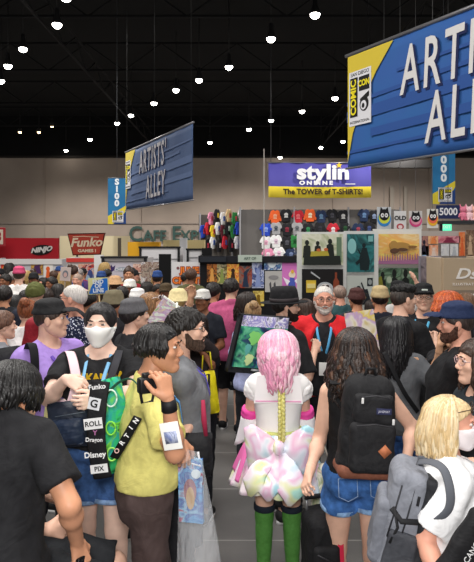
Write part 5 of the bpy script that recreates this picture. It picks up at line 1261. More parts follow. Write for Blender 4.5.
rt = (W(287, 316, 4.5)-W(243, 315, 4.4)).normalized(); upv = (W(243, 315, 4.4)-W(229, 372, 4.3)).normalized(); nmv = Vector((-.25, -.95, .1)); cc = W(257, 346, 4.55)
a = Acc(); pv = [W(242, 314, 4.48), W(290, 317, 4.62), W(283, 376, 4.56), W(228, 372, 4.42)]
def quad(pv, dep, mi, a, u0=0, v0=0, u1=1, v1=1, off=0.0, n=10):
    A, B, C, D = pv; nm = (B-A).cross(D-A).normalized(); nm = nm if nm.y < 0 else -nm; vs = []; fs = []
    for s_ in (0, 1):
        for i in range(n+1):
            for j in range(n+1):
                u = u0+(u1-u0)*i/n; v = v0+(v1-v0)*j/n; q = A.lerp(B, u).lerp(D.lerp(C, u), v)
                b = math.sin(math.pi*u)*math.sin(math.pi*v); vs.append(q+nm*(off+.03*b+(0 if s_ == 0 else -dep)))
    o = (n+1)**2
    for i in range(n):
        for j in range(n): q = i*(n+1)+j; fs += [(q, q+1, q+n+2, q+n+1), (o+q, o+q+n+1, o+q+n+2, o+q+1)]
    for i in range(n):
        for j in (0, n): q = i*(n+1)+j; fs.append((q, q+n+1, o+q+n+1, o+q)); q = j*(n+1)+i; fs.append((q, q+1, o+q+1, o+q))
    a.add(vs, fs, mi); return a
world_part(quad(pv, .08, 0, Acc()), 'bag_body', mat('#1b1c22', .7, kind='cloth'), r)
world_part(quad(pv, .004, 0, Acc(), .03, .02, .97, .20, .012), 'printed_header', art(('#3a3468', '#e4e0f0', '#8078c0', '#f0eef8', '#30304c'), 14, 4), r)
world_part(quad(pv, .004, 0, Acc(), .03, .20, .97, .90, .012), 'printed_art', art(('#101c38', '#182c58', '#1c4460', '#2f8a6a', '#62b890', '#182848'), 7.5, 9, dist=1.2), r)
def quad_pt(pv, u, v, off): 
    A, B, C, D = pv; nm = (B-A).cross(D-A).normalized(); nm = nm if nm.y < 0 else -nm; b = math.sin(math.pi*u)*math.sin(math.pi*v); return A.lerp(B, u).lerp(D.lerp(C, u), v)+nm*(off+.03*b)
for (u, v, ru, rv, c_) in ((.30, .38, .10, .12, '#7cc86a'), (.42, .45, .05, .04, '#e8d890'), (.55, .55, .14, .10, '#5ab89a'), (.62, .33, .10, .07, '#8cc8d8'), (.28, .75, .07, .10, '#c8e0a0'), (.72, .72, .10, .10, '#2c6e3c'), (.22, .58, .05, .10, '#58a8a0'), (.48, .75, .06, .12, '#3878b0')):
    a = Acc(); n = 16; vs = [quad_pt(pv, u, v, .030)]+[quad_pt(pv, u+ru*math.cos(t*2*math.pi/n)*(1+.25*math.sin(t*3)), v+rv*math.sin(t*2*math.pi/n)*(1+.2*math.cos(t*5)), .027) for t in range(n)]
    a.add(vs, [(0, 1+(t+1) % n, 1+t) for t in range(n)]); world_part(a, 'printed_figure', mat(c_, .6), r)
world_part(quad(pv, .004, 0, Acc(), .38, .915, .74, .945, .016), 'label_strip', mat('#c8ccd0', .6), r)
# --- 14 red vest man
p = Person('white-bearded older man with glasses and bright red vest, facing the camera', 324, 290, 5.2, 172, 'm', 1.08, 'pink', 'near', head=(6, 0, 0), hat=.004, H=1.80, hcx=1.04, fat=.01)
p.brow = '#b8b0a8'; p.hair_short('#cfc8c0', .004, .001, line=.083, nape=-.05, h2='#dcd8d2'); p.beard('#c8c0b8'); p.glasses('#55504c'); p.shirt('#16161a', .55, hem=.86, loose=.02)
p.shirt('#d02028', .22, hem=.84, e=.026, loose=.04, name='vest', neck=.095, nz=1.44, openf=.115, ek=.014); p.pants('#23252c'); p.shoes(); p.lanyard('#5aa8d8', '#e2e0de', 1.14)
# --- white fluffy bits: 15 pink haired cosplayer
p15 = p = Person('pink-haired cosplayer in white and pastel dress with green stockings, seen from behind', 278, 335, 3.8, -3, 'f', 1.02, 'light', 'near', head=(4, -14, 0), hat=.02, H=1.60, armL=(W(234, 436, 3.72), W(246, 446, 3.98)), armR=(W(320, 436, 3.72), W(308, 446, 3.98)), eyes=False, stride=.0)
p.locks('#eda2bd', .33, 170, seed=4, r=.014, amin=-165, amax=165, wave=.016, back=.03, h2='#fbd0de', top=.030, bulge=.045, gather=(0, .40, -.14), mats=['#f3b4c9', '#f7c4d4', '#eea0c0', '#f9d2dd', '#f2abc8'], line=.06, vary=.5)
p.shirt('#f3f1f0', .30, hem=1.05, loose=.0, name='bodice', neck=.06, e=.012, amp=.002, kind='plain'); k = p.k
for i in (0, 1):   # puff sleeves and armbands, flared white sleeves
    S, E, Wr = p.arm[i]; g = G([min(S[j], E[j])-.15 for j in range(3)], [max(S[j], E[j])+.15 for j in range(3)], .009); g.ell(S+(E-S)*.12+V3(0, 0, .0), (.072, .075, .075), 0); g.wrinkle(.004, .05, 5); a = Acc(); addnp(a, g.mesh()); a.build('puff_sleeve', mat('#f6f4f3', .7), p.root)
    a = Acc(); n = (E-S).normalized(); c0 = S+n*.18; a.tube([c0-n*.005, c0, c0+n*.018, c0+n*.027, c0+n*.036, c0+n*.055, c0+n*.06], [.046, .056, .058, .053, .058, .055, .045], 0, 20); a.build('armband', mat('#f050a8', .6), p.root)
    a = Acc(); sg = -1 if i == 0 else 1; q0 = c0+n*.05; vs = []; fs = []; N = 22; rings = 8
    for j in range(rings+1):
        t = j/rings; c = q0.lerp(V3(E.x-sg*.02, E.y+.03, E.z-.14), t); rr = .050+.05*t
        for m_ in range(N):
            th = 2*math.pi*m_/N; w = 1+.16*t*math.sin(th*6+i); vs.append(c+V3(rr*w*math.cos(th), rr*w*math.sin(th), -.03*t*math.cos(th*2)))
    for j in range(rings):
        for m_ in range(N): fs.append((j*N+m_, j*N+(m_+1) % N, (j+1)*N+(m_+1) % N, (j+1)*N+m_))
    a.add(vs, fs); o = a.build('flared_sleeve', mat('#f2eff2', .5, spec=.4), p.root); o.modifiers.new('t', 'SOLIDIFY').thickness = .004
def skirt(p, name, z0, z1, r0, r1, folds, amp, m, ph=0, sy=.82, arc=(0, 2*math.pi), cy=-.01, drop=0.0):
    a = Acc(); vs = []; fs = []; N = 120; R_ = 16; full = abs(arc[1]-arc[0]-2*math.pi) < 1e-3
    cnt = N if full else N+1
    for j in range(R_+1):
        t = j/R_
        for i in range(cnt):
            th = arc[0]+(arc[1]-arc[0])*i/N; f = amp*t*math.sin(th*folds+ph+.6*math.sin(th*3))
            rr = r0+(r1-r0)*t**.8+f; z = z0+(z1-z0)*t+.012*t*math.sin(th*folds*.5+ph)-drop*t*(.5+.5*math.sin(th*5))
            vs.append((rr*math.cos(th), cy+rr*sy*math.sin(th), z))
    for j in range(R_):
        for i in range(N if full else N): 
            i2 = (i+1) % cnt if full else i+1
            fs.append((j*cnt+i, j*cnt+i2, (j+1)*cnt+i2, (j+1)*cnt+i))
    a.add(vs, fs); o = a.build(name, m, p.root); o.modifiers.new('t', 'SOLIDIFY').thickness = .003; return o
HOLO = mat('#f0e8f0', .28, kind='holo', scale=4.5, spec=.6)
skirt(p, 'skirt_layer', 1.0, .672, .145, .30, 15, .018, mat('#e9f0ea', .3, kind='holo', scale=3.5, spec=.6))
skirt(p, 'skirt_layer', 1.02, .72, .15, .245, 11, .02, HOLO, 1.0)
skirt(p, 'petticoat', .95, .69, .14, .25, 20, .02, mat('#f4f2ec', .8), 2.0)
skirt(p, 'pink_panel', .93, .73, .20, .285, 9, .014, mat('#f078b8', .4, spec=.5), .5, arc=(math.radians(170), math.radians(215)))
# big bow at the back: two loops, two tails, knot
def bow_loop(cx, sg, m, name):
    a = Acc(); vs = []; fs = []; N = 18; M_ = 22
    for i in range(N+1):
        t = i/N
        for j in range(M_):
            th = 2*math.pi*j/M_; w = .025+.115*math.sin(min(1, t*1.15)*math.pi*.62)**1.2; wy = .012+.05*math.sin(t*math.pi)**.7
            x = sg*(.005+.19*t)+sg*.015*math.cos(th); z = w*math.cos(th)*(1+.07*math.sin(t*9+th*3))-.03*t+.012*math.sin(th*4); y = -wy*math.sin(th)
            vs.append((cx+x, -.20+y, .965+z))
    for i in range(N):
        for j in range(M_): fs.append((i*M_+j, i*M_+(j+1) % M_, (i+1)*M_+(j+1) % M_, (i+1)*M_+j))
    fs.append(tuple(range(M_))); fs.append(tuple(N*M_+j for j in range(M_)))
    a.add(vs, fs); return a.build(name, m, p.root)
HB = [mat('#f6eef4', .25, kind='holo', scale=6.0, spec=.6), mat('#eef4f2', .25, kind='holo', scale=5.0, spec=.6)]
bow_loop(0, -1, HB[0], 'bow_loop'); bow_loop(0.01, 1, HB[1], 'bow_loop')
for (pts, w0, w1, mi) in (([(-.01, -.235, .93), (-.05, -.28, .82), (-.07, -.31, .76), (-.06, -.315, .68)], .05, .085, 0), ([(.01, -.235, .93), (.06, -.28, .82), (.08, -.31, .75), (.06, -.315, .655)], .05, .10, 1), ([(-.03, -.235, .93), (-.12, -.28, .84), (-.15, -.30, .78), (-.17, -.30, .70)], .04, .07, 0)):
    a = Acc(); a.tube(pts, [w0, (w0+w1)/2, w1, .012], 0, 12, flat=.12, up=(1, 0, 0)); a.build('bow_tail', HB[mi], p.root)
g = G((-.08, -.32, .88), (.08, -.16, 1.04), .006); g.ell((0, -.235, .965), (.035, .035, .045), 0); a = Acc(); addnp(a, g.mesh()); a.build('bow_knot', HB[1], p.root)
a = Acc(); a.tube([(.145*math.cos(t), -.01+.125*math.sin(t), 1.0) for t in [i*math.pi/12 for i in range(25)]], .024, 0, 10, flat=.4, up=(0, 0, 1)); a.build('waist_sash', mat('#c9cf7a', .6), p.root)
# yellow braid down the back
a = Acc()
for s_ in range(3):
    pts = []
    for i in range(40):
        t = i/39; ph = t*math.pi*9+s_*2.094; pts.append((.018+.0*t+.014*math.sin(ph), -.172-.03*math.sin(t*2.5)+.010*math.cos(ph*2)-.03*t, 1.32-.32*t))
    a.tube(pts, .0105, 0, 8)
a.build('yellow_braid', mat('#d9cf6a', .5, kind='hair', h2='#efe9a0'), p.root)
a = Acc(); a.prism([(-.13, 1.37), (-.15, 1.20), (.15, 1.20), (.13, 1.37)], -.135, -.128); o = a.build('sailor_collar', mat('#f8f5f6', .7), p.root, False)
a = Acc(); a.box((0, -.139, 1.215), (.28, .004, .008)); a.build('collar_trim', mat('#eaa8cc', .6), o, False)
a = Acc(); a.box((0.02, -.25, .815), (.2, .01, .1)) if False else None
for i in (0, 1):   # green over-knee stockings with dark top band
    g = G((-.3, -.25, -.02), (.3, .3, .6), .008); A, B, C = p.hip[i], p.knee[i], p.ank[i]
    p.legp(g, i, .005, .004, 2.0, feet=False); g.cut((0, 0, 1), .505); a = Acc(); addnp(a, g.mesh()); o = a.build('stocking', mat('#4f8a3c', .75, kind='cloth', scale=60), p.root)
    t = (A.z-.508)/(A.z-B.z); c = A.lerp(B, t); rr = (.088-.032*t)*(k*(.5+.5*p.st))+.012; n = (B-A).normalized(); a = Acc(); a.tube([c-n*.022, c-n*.018, c+n*.014, c+n*.018], [rr-.004, rr, rr, rr-.004], 0, 24); a.build('stocking_band', mat('#1c2430', .8), o)
    a = Acc()
    for j in range(7):
        th = -math.pi/2+(j-3)*.42; pp = []
        for q in range(9):
            t_ = q/8; cc_ = B.lerp(C, t_) if t_ > 0 else B; rr_ = (.056*(1-t_)+.038*t_)*k*1.0+.010+(.013*math.sin(math.pi*min(1, t_*1.6)) if j in (2, 3, 4) else .004)
            pp.append(cc_+V3(rr_*math.cos(th), rr_*math.sin(th), 0))
        a.tube(pp, .0016, 0, 4)
    a.build('knit_rib', mat('#3e7430', .8), o) if False else None
p.shoes('#e8b0c8')
# --- 16 brown-haired woman with black backpack
p16 = p = Person('woman with long brown hair, black tank top and denim shorts, seen from behind', 356, 326, 3.3, 4, 'f', 1.03, 'light', 'near', head=(-8, 2, 0), hat=.014, H=1.70, armL=(W(321, 430, 3.3), W(309, 474, 3.12)), armR=(W(410, 422, 3.35), W(405, 468, 3.2)), curl=(.9, .6), palm={0: (.6, .6, 0)}, eyes=False, stride=.06)
p.locks('#2a1b14', .30, 170, seed=9, r=.016, amin=-150, amax=150, wave=.022, back=.05, top=.018, bulge=.02, spread=.05, mats=['#1c1311', '#241813', '#2e1f18', '#4a3020'], vary=.3)
p.shirt('#151517', 0, hem=.98, loose=.0, name='tank_top', neck=.085, nz=1.43, amp=.002); p.pants('#3a66a4', .40, top=1.02, loose=.016, kind='denim', hemcol='#86a8d0'); p.shoes('#f0f0f0')
for sx in (-1, 1):
    a = Acc(); c = V3(sx*.085, -.165, .90); a.tube([c+V3(-.05, .015, .05), c+V3(-.05, 0, -.04), c+V3(0, 0, -.065), c+V3(.05, .0, -.04), c+V3(.05, .015, .05), c+V3(-.05, .015, .05)], .0022, 0, 5); a.build('pocket_stitch', mat('#8ea6c8', .8), p.root)
def sdf_bag(r, M, dims, col, name='bag_body', rnd=.04, kind='cloth', wr=.003, rough=.75, vox=.008, seed=2, taper=0.0):
    w, dp, h = dims; g = G((-w/2-.08, -dp/2-.08, -h/2-.08), (w/2+.08, dp/2+.08, h/2+.08), vox); x, y, z = g.full()
    tw = 1-taper*(z/h+.5)
    qx = np.abs(x)-(w/2*tw-rnd); qy = np.abs(y)-(dp/2-rnd); qz = np.abs(z)-(h/2-rnd)
    g.d = (np.sqrt(np.maximum(qx, 0)**2+np.maximum(qy, 0)**2+np.maximum(qz, 0)**2)+np.minimum(np.maximum(qx, np.maximum(qy, qz)), 0)-rnd).astype(np.float32)
    g.wrinkle(wr, .12, seed); a = Acc(); addnp(a, g.mesh(), 0, M); return world_part(a, name, mat(col, rough, kind=kind, scale=60), r)
r = tag(empty('backpack', W(368, 425, 3.05)), 'black backpack with brown leather base on the brown-haired woman', 'backpack')
M = Matrix.Translation(W(367, 424, 3.06)) @ Matrix.Rotation(.05, 4, 'Z') @ Matrix.Rotation(.06, 4, 'Y')
sdf_bag(r, M, (.30, .17, .50), '#17171a', rnd=.07, taper=.18, seed=3); sdf_bag(r, M @ Matrix.Translation((.0, -.105, -.085)), (.23, .07, .25), '#1b1b1e', 'front_pocket', .035, seed=6); sdf_bag(r, M @ Matrix.Translation((.0, -.095, .10)), (.20, .05, .15), '#1a1a1d', 'upper_pocket', .024, seed=8)
sdf_bag(r, M @ Matrix.Translation((.0, -.0, -.225)), (.302, .178, .07), '#7a4a38', 'leather_base', .034, 'marb', .001)
a = Acc(); a.box((.045, -.124, .10), (.075, .004, .03), 0, M, .001); o = world_part(a, 'brand_label', mat('#2c3050', .6), r); a = Acc(); put_text(a, 'JANSPORT', .015, .045, .10, -.1275, 0, .8, ext=.0006, M=M); world_part(a, 'label_lettering', mat('#c8c8d8', .6), r, False)
a = Acc(); Md = M @ Matrix.Translation((.055, -.1425, -.09)) @ Matrix.Rotation(.8, 4, 'Y'); a.box((0, 0, 0), (.048, .004, .048), 0, Md); world_part(a, 'leather_patch', mat('#b8704c', .6), r)
for (q0, q1) in (((-.07, -.125, .165), (.07, -.125, .165)), ((-.09, -.142, .03), (.09, -.142, .03))): a = Acc(); a.tube([M @ Vector(q0), M @ Vector(((q0[0]+q1[0])/2, q0[1]-.004, q0[2]+.012)), M @ Vector(q1)], .003, 0, 6); world_part(a, 'zipper', mat('#3a3a3e', .5), r)
for q in ((-.065, -.13, .15), (.09, -.14, .055)): a = Acc(); a.box(q, (.012, .006, .028), 0, M, .002); world_part(a, 'zip_pull', mat('#d8d8d8', .4), r)
a = Acc(); a.tube([M @ V3(-.03, -.01, .24), M @ V3(-.02, -.01, .285), M @ V3(.02, -.01, .285), M @ V3(.03, -.01, .24)], .008, 0, 8); world_part(a, 'top_handle', mat('#17171a', .8), r)
for sx in (-1, 1): 
    x_ = 356+sx*21; ribbon([W(x_, 384, 3.12), W(x_, 378, 3.25), W(x_, 381, 3.40), W(x_+2*sx, 400, 3.46), W(x_+3*sx, 440, 3.36)], .055, mat('#18181b', .8), 'shoulder_strap', r)
# --- 17 black long hair woman, grey T-shirt
p = Person('woman with long black hair and grey T-shirt between the undercut man and the backpack woman', 397, 319, 4.3, -22, 'f', 1.02, 'olive', 'near', head=(-6, 0, 0), hat=.012, H=1.64, armR=(W(428, 392, 4.25), W(424, 366, 4.2)), armL='fwd', eyes=False)
p.locks('#0d0c0e', .36, 130, seed=12, r=.016, wave=.008, back=.04, top=.014, bulge=.01, mats=['#0b0a0c', '#121013', '#19171b']); p.shirt('#5e6064', .62, hem=.90, loose=.02); p.pants('#33568c', .5, kind='denim', loose=.02, hemcol='#7a96bc'); p.shoes()
r = tag(empty('sling_bag', W(400, 380, 3.95)), 'black body bag strap crossing the grey T-shirt woman\'s back', 'bag'); ribbon([W(384, 352, 4.0), W(392, 368, 3.95), W(404, 392, 3.94), W(418, 412, 4.0)], .03, mat('#141417', .8), 'strap', r)
# --- 18 undercut man
p = Person('man with black swept hair and shaved sides in black shirt, looking right', 402, 289, 5.0, -62, 'm', 1.08, 'light', 'near', head=(-14, 0, 0), hat=.026, H=1.82, armR='chest')
p.hair_short('#2a2422', .003, .0006, line=.05, nape=-.062, h2='#4a403a'); p.ball('top_hair', (0, .0, .088), (.078, .108, .045), '#0f0d0d'); p.shirt('#151518', .7, hem=.88, loose=.03); p.pants('#1c1d22'); p.shoes()
# --- 19.. row behind
p = Person('person with khaki cap seen from behind in front of the sunset poster', 380, 291, 6.0, -6, 'm', 1.1, 'tan', 'mid', hat=.022, H=1.72, eyes=False); p.hair_short('#1c1512', .008, .002); p.cap('#b8a47a', z0=.02); p.shirt('#1b1d2a', .7, loose=.03); p.pants('#22242a'); p.shoes()
r = tag(empty('backpack', W(384, 335, 5.72)), 'dark navy backpack on the khaki cap person', 'backpack'); M = Matrix.Translation(W(382, 342, 5.76)); sdf_bag(r, M, (.30, .16, .42), '#1a1c28', rnd=.06, vox=.012); a = Acc(); a.tube([M @ V3(-.08, -.085, .1), M @ V3(.08, -.085, .06)], .01, 0, 6); world_part(a, 'white_buckle_strap', mat('#c8c8c4', .6), r)
p = Person('person with dark maroon cap left of the khaki cap, seen from behind', 357, 295, 6.5, 15, 'm', 1.05, 'tan', 'mid', hat=.022, H=1.66, eyes=False); p.hair_short('#2a1a16', .01, .002); p.cap('#4a2a28', z0=.005); p.shirt('#2a2c34', .7); p.pants('#22242a'); p.shoes()
p = Person('balding man behind the red vest, seen from behind', 340, 291, 7.15, 20, 'm', 1.05, 'pink', 'mid', H=1.66, eyes=False); p.hair_short('#8a7468', .004, .001, line=-.01, nape=-.06); p.shirt('#34585c', .7); p.pants('#22242a'); p.shoes()
r = tag(empty('artwork_sheet', W(363, 325, 4.9)), 'cream and violet illustrated sheet held above the brown-haired woman', 'artwork'); M = Matrix.Translation(W(362, 332, 4.9)) @ Matrix.Rotation(-.16, 4, 'Y'); a = Acc(); a.box((0, 0, 0), (.24, .01, .34), 0, M); world_part(a, 'sheet', art(('#d8c890', '#eee6d8', '#c8a8d0', '#e8d060', '#f0ece8'), 5, 3), r, False)
p = Person('glasses-wearing man with black cap behind the undercut man, looking left', 424, 291, 5.55, 150, 'm', 1.05, 'light', 'mid', head=(18, 4, 0), hat=.022, H=1.78, armL='chest'); p.hair_short('#5a4a40', .005, .001); p.cap('#17181a', z0=.035, patch='#c8d0c8'); p.glasses('#3a3a3c'); p.shirt('#17171b', .7); p.pants('#22242a'); p.shoes(); p.lanyard('#58b0d8', None, 1.2)
p = Person('person with black cap and raised bare arm before the green poster', 398, 290, 6.75, -10, 'm', 1.02, 'light', 'mid', hat=.022, H=1.72, armR=(W(430, 300, 6.55), W(417, 284, 6.45)), curl=(.5, .3), palm={'1': (-.3, 0, .9)}, eyes=False); p.hair_short('#18130f'); p.cap('#141416', z0=.02); p.shirt('#c8c6c4', .5); p.pants('#22242a'); p.shoes()
p = Person('person with curly orange hair beyond the navy cap', 448, 296, 5.95, -15, 'f', 1.1, 'light', 'mid', hat=.05, H=1.66, eyes=False); p.locks('#c4582c', .24, 110, seed=6, r=.022, amin=-170, amax=170, wave=.03, wl=.08, top=.035, bulge=.07, spread=.03, mats=['#c4602c', '#b04a20', '#d87038', '#a84418']); p.shirt('#1c1a22', .6); p.pants('#22242a'); p.shoes()
p = Person('dark-haired woman resting her cheek on her hand, left of the navy cap man', 452, 317, 4.55, 150, 'f', .95, 'olive', 'near', head=(10, 0, 0), hat=.012, H=1.60, armR=(W(436, 372, 4.3), W(440, 346, 4.3)), palm={'1': (.15, .1, .95), 1: (.8, .3, 0)}, curl=(.5, .25)); p.locks('#141013', .3, 80, seed=14, amin=-120, amax=120, top=.01); p.shirt('#1a1a1e', .6); p.pants('#22242a'); p.shoes()
# --- 23 navy cap man
p = Person('bearded man with navy blue cap and black T-shirt at the right, looking left', 459, 301, 3.78, 68, 'm', 1.2, 'pink', 'near', head=(10, -2, 0), hat=.022, H=1.79, fat=.015, armR=None, armL=(W(446, 400, 3.62), W(440, 414, 3.5)))
p.hair_short('#3a2e2a', .006, .001, line=.05); p.cap('#1c2a4c', z0=.038, bl=.082); p.beard('#4a3026'); p.shirt('#131316', .72, hem=.88, loose=.03); p.pants('#22242a'); p.shoes()
# --- 24 woman at the right edge
p = Person('person with round glasses and brown hair cut off by the right edge', 479, 330, 3.1, 95, 'f', 1.05, 'light', 'near', head=(0, 0, 0), hat=.014, H=1.68, armL='fwd'); p.locks('#3a2820', .2, 80, seed=15, amin=-125, amax=125, top=.012); p.glasses('#c8a8a8', big=1.1); p.shirt('#222a30', .7, loose=.03); p.pants('#22242a'); p.shoes()
# --- 25 blonde woman
p25 = p = Person('woman with blonde shoulder-length hair, white face mask and white T-shirt at bottom right', 449, 400, 2.5, -96, 'f', 1.12, 'pink', 'near', head=(-14, -2, 0), hat=.016, H=1.54, fat=.02, armR=(W(436, 545, 2.32), W(446, 600, 2.2)), armL='fwd')
p.locks('#d8bc7a', .20, 190, seed=21, r=.011, amin=-104, amax=104, wave=.004, back=.02, top=.012, bulge=.014, mats=['#dcc092', '#e2caa0', '#d4b686', '#e8d4ae', '#ccae7c'], vary=.2, line=.075)
p.mask('#f2e8ea'); p.glasses('#3a2618', up=.074, y0=-.015, big=1.05, lens='#3a2820')
p.shirt('#f1f1f2', .78, hem=.80, loose=.04, amp=.005, kind='cloth'); p.pants('#5a6250', loose=.02); p.shoes()
a = Acc(); 
S, E, Wr = p.arm[1]
r = tag(empty('backpack', W(400, 500, 2.45)), 'grey and black backpack worn by the blonde woman', 'backpack')
M = Matrix.Translation(W(403, 514, 2.50)) @ Matrix.Diagonal((.93, .93, .96, 1)) @ Matrix.Rotation(-.22, 4, 'Z') @ Matrix.Rotation(.20, 4, 'Y')
M2 = M @ Matrix.Rotation(math.radians(0), 4, 'Z')
sdf_bag(r, M2, (.19, .28, .46), '#7c7f88', rnd=.06, kind='cloth', seed=11, taper=.12); sdf_bag(r, M2 @ Matrix.Translation((-.085, -.0, -.06)), (.08, .24, .28), '#72757e', 'front_pocket', .03, seed=12)
sdf_bag(r, M2 @ Matrix.Translation((.075, -.0, .0)), (.055, .295, .455), '#26272b', 'back_padding', .025, seed=13); sdf_bag(r, M2 @ Matrix.Translation((-.0, -.135, -.11)), (.13, .045, .19), '#3c3e44', 'mesh_side_pocket', .02, seed=14)
a = Acc(); a.tube([M2 @ V3(-.07, -.145, .07), M2 @ V3(-.02, -.15, .03), M2 @ V3(.06, -.15, .05)], .011, 0, 8, flat=.3); world_part(a, 'compression_strap', mat('#1c1c1f', .7), r)
a = Acc(); a.tube([M2 @ V3(-.06, -.148, .08), M2 @ V3(-.03, -.152, .0), M2 @ V3(-.05, -.155, -.07)], .006, 0, 8, flat=.4); world_part(a, 'loose_strap', mat('#1c1c1f', .7), r)
for x_ in (-.045, .01): a = Acc(); a.tube([M2 @ V3(x_, -.135, .17), M2 @ V3(x_-.01, -.146, .05), M2 @ V3(x_-.02, -.145, -.05)], .0035, 0, 6); world_part(a, 'zipper', mat('#2a2b30', .6), r)
a = Acc(); a.tube([M2 @ V3(.03, 0, .22), M2 @ V3(.02, 0, .26), M2 @ V3(.06, 0, .27), M2 @ V3(.08, 0, .23)], .01, 0, 8); world_part(a, 'top_handle', mat('#55585f', .7), r)
for q in (V3(.03, -.15, .13),): a = Acc(); a.box(q, (.012, .006, .04), 0, M2, .002); world_part(a, 'zip_pull', mat('#1c1c20', .5), r)
ribbon([W(418, 462, 2.42), W(432, 462, 2.36), W(444, 470, 2.31), W(450, 490, 2.28), W(449, 508, 2.28), W(438, 520, 2.30), W(424, 530, 2.36)], .035, mat('#5c5f66', .8), 'shoulder_strap', r, up=(0, 1, 0), flat=.25)
r = tag(empty('shoulder_bag', W(462, 545, 2.25)), 'black bag with white lettering at the bottom right corner', 'bag'); M = Matrix.Translation(W(466, 548, 2.24)) @ Matrix.Rotation(.55, 4, 'Y'); sdf_bag(r, M, (.12, .07, .30), '#131316', rnd=.03, seed=4); a = Acc(); put_text(a, 'CANON', .03, 0, .02, -.045, 0, 1, rot=math.pi/2, ext=.001, M=M); world_part(a, 'lettering', mat('#dcdcdc', .6), r, False)
p.root
# --- rolling bag
r = tag(empty('rolling_bag', W(322, 560, 3.3)), 'black and red rolling bag between the cosplayer and the backpack woman', 'bag')
M = Matrix.Translation((W(320, 560, 3.42).x, 3.42, .36)) @ Matrix.Rotation(.2, 4, 'Z') @ Matrix.Rotation(-.04, 4, 'Y')
sdf_bag(r, M, (.20, .24, .60), '#151518', rnd=.06, taper=.2); sdf_bag(r, M @ Matrix.Translation((-.0, -.125, -.04)), (.15, .05, .40), '#19191c', 'front_pocket', .022)
for (x_, y_, z_, w_, h_) in ((.078, -.13, .10, .035, .17), (-.0, -.155, -.1, .05, .1), (-.04, -.155, .06, .02, .04), (.03, -.155, -.17, .03, .09), (-.055, -.155, -.2, .02, .06)): a = Acc(); a.box((x_, y_, z_), (w_, .02, h_), 0, M, .004); world_part(a, 'red_patch', mat('#d02848', .6), r)
for (x_, y_, z_) in ((-.02, -.153, .13), (.035, -.153, .0)): a = Acc(); a.tube([M @ V3(x_-.04, y_, z_), M @ V3(x_+.04, y_, z_-.05)], .004, 0, 6); world_part(a, 'zipper', mat('#3a3a3e', .5), r)
for sx in (-1, 1): a = Acc(); a.tube([M @ V3(sx*.05, .05, .27), M @ V3(sx*.05, .05, .36)], .008, 0, 8); world_part(a, 'handle_rod', mat('#b0b0b4', .3, metal=.8), r)
a = Acc(); a.tube([M @ V3(-.06, .05, .36), M @ V3(.06, .05, .36)], .014, 0, 8); world_part(a, 'handle_grip', mat('#1a1a1c', .6), r)
for sx in (-1, 1): a = Acc(); a.tube([(M @ V3(sx*.08, .09, -.30))-V3(.015, 0, 0), (M @ V3(sx*.08, .09, -.30))+V3(.015, 0, 0)], .045, 0, 16); o = world_part(a, 'wheel', mat('#222226', .6), r)
# cream patterned bag beyond the rolling bag
r = tag(empty('tote_bag', W(322, 490, 3.75)), 'cream and green crinkled bag seen between cosplayer and denim shorts', 'bag'); world_part(curved_panel(W(325, 492, 3.72), (1, 0, 0), (.1, 0, 1), (0, -1, 0), .16, .36, .08), 'bag_body', art(('#c8d0a8', '#eeeadc', '#a8b890', '#e8c8b8'), 9, 5), r)
a = Acc(); a.tube([W(318, 460, 3.72), W(322, 440, 3.7), W(330, 462, 3.72)], .006, 0, 6); world_part(a, 'handle', mat('#d8d0c0', .7), r)
# ------------------------------------------------------------------ crowd behind: prototypes, then copies
def proto_person(kind):
    kw = dict(sex='m', st=1.05)
    if kind in ('long', 'bun'): kw = dict(sex='f', st=1.0)
    p = Person('x', 237, 240+.5*100, 6.0, 0, kw['sex'], kw['st'], 'light', 'far', H=1.70, armL='front' if kind in ('cap', 'bun') else None, eyes=False)
    if kind == 'short': p.hair_short('#1c1512', .018, .004)
    if kind == 'cap': p.hair_short('#1c1512', .010, .002); p.cap('#888888', z0=.03)
    if kind == 'long': p.locks('#1c1512', .24, 50, r=.022, top=.012, wave=.01)
    if kind == 'bun': p.hair_short('#1c1512', .012, .003); p.ball('hair_bun', (0, -.10, .10), (.05, .05, .045), '#1c1512')
    if kind == 'bald': p.hair_short('#8a7468', .003, .001, line=.03, nape=-.06)
    if kind == 'beanie': 
        g = p.hfield(.022, lambda x, y, z: -(z-.0-.25*y), .003, .03, 3); a = Acc(); addnp(a, g.mesh(), 0, p.MH); a.build('cap', mat('#888888', .9, kind='cloth'), p.root)
    if kind == 'brim':
        p.hair_short('#1c1512', .010, .002, nape=-.08); a = Acc(); a.lathe([(.16, .0), (.158, .006), (.105, .03), (.095, .09), (.06, .125), (.01, .13)], (0, -.01, .02), 20, 0, p.MH, 1, 1.08); a.build('cap', mat('#888888', .9, kind='cloth'), p.root)
    p.shirt('#888888', .7, hem=.87, loose=.03); p.pants('#24262c'); p.shoes('#26262a')
    bpy.data.objects.remove(p.bodyo.children[0]) if False else None
    p.root['kindname'] = kind; del p.root['kindname']
    return p.root
PROTO = {k_: proto_person(k_) for k_ in ('short', 'cap', 'long', 'bun', 'bald', 'beanie', 'brim')}
PLACED = [(q.location.x, q.location.y) for q in COL.objects if q.name.startswith('person') and q.parent is None]
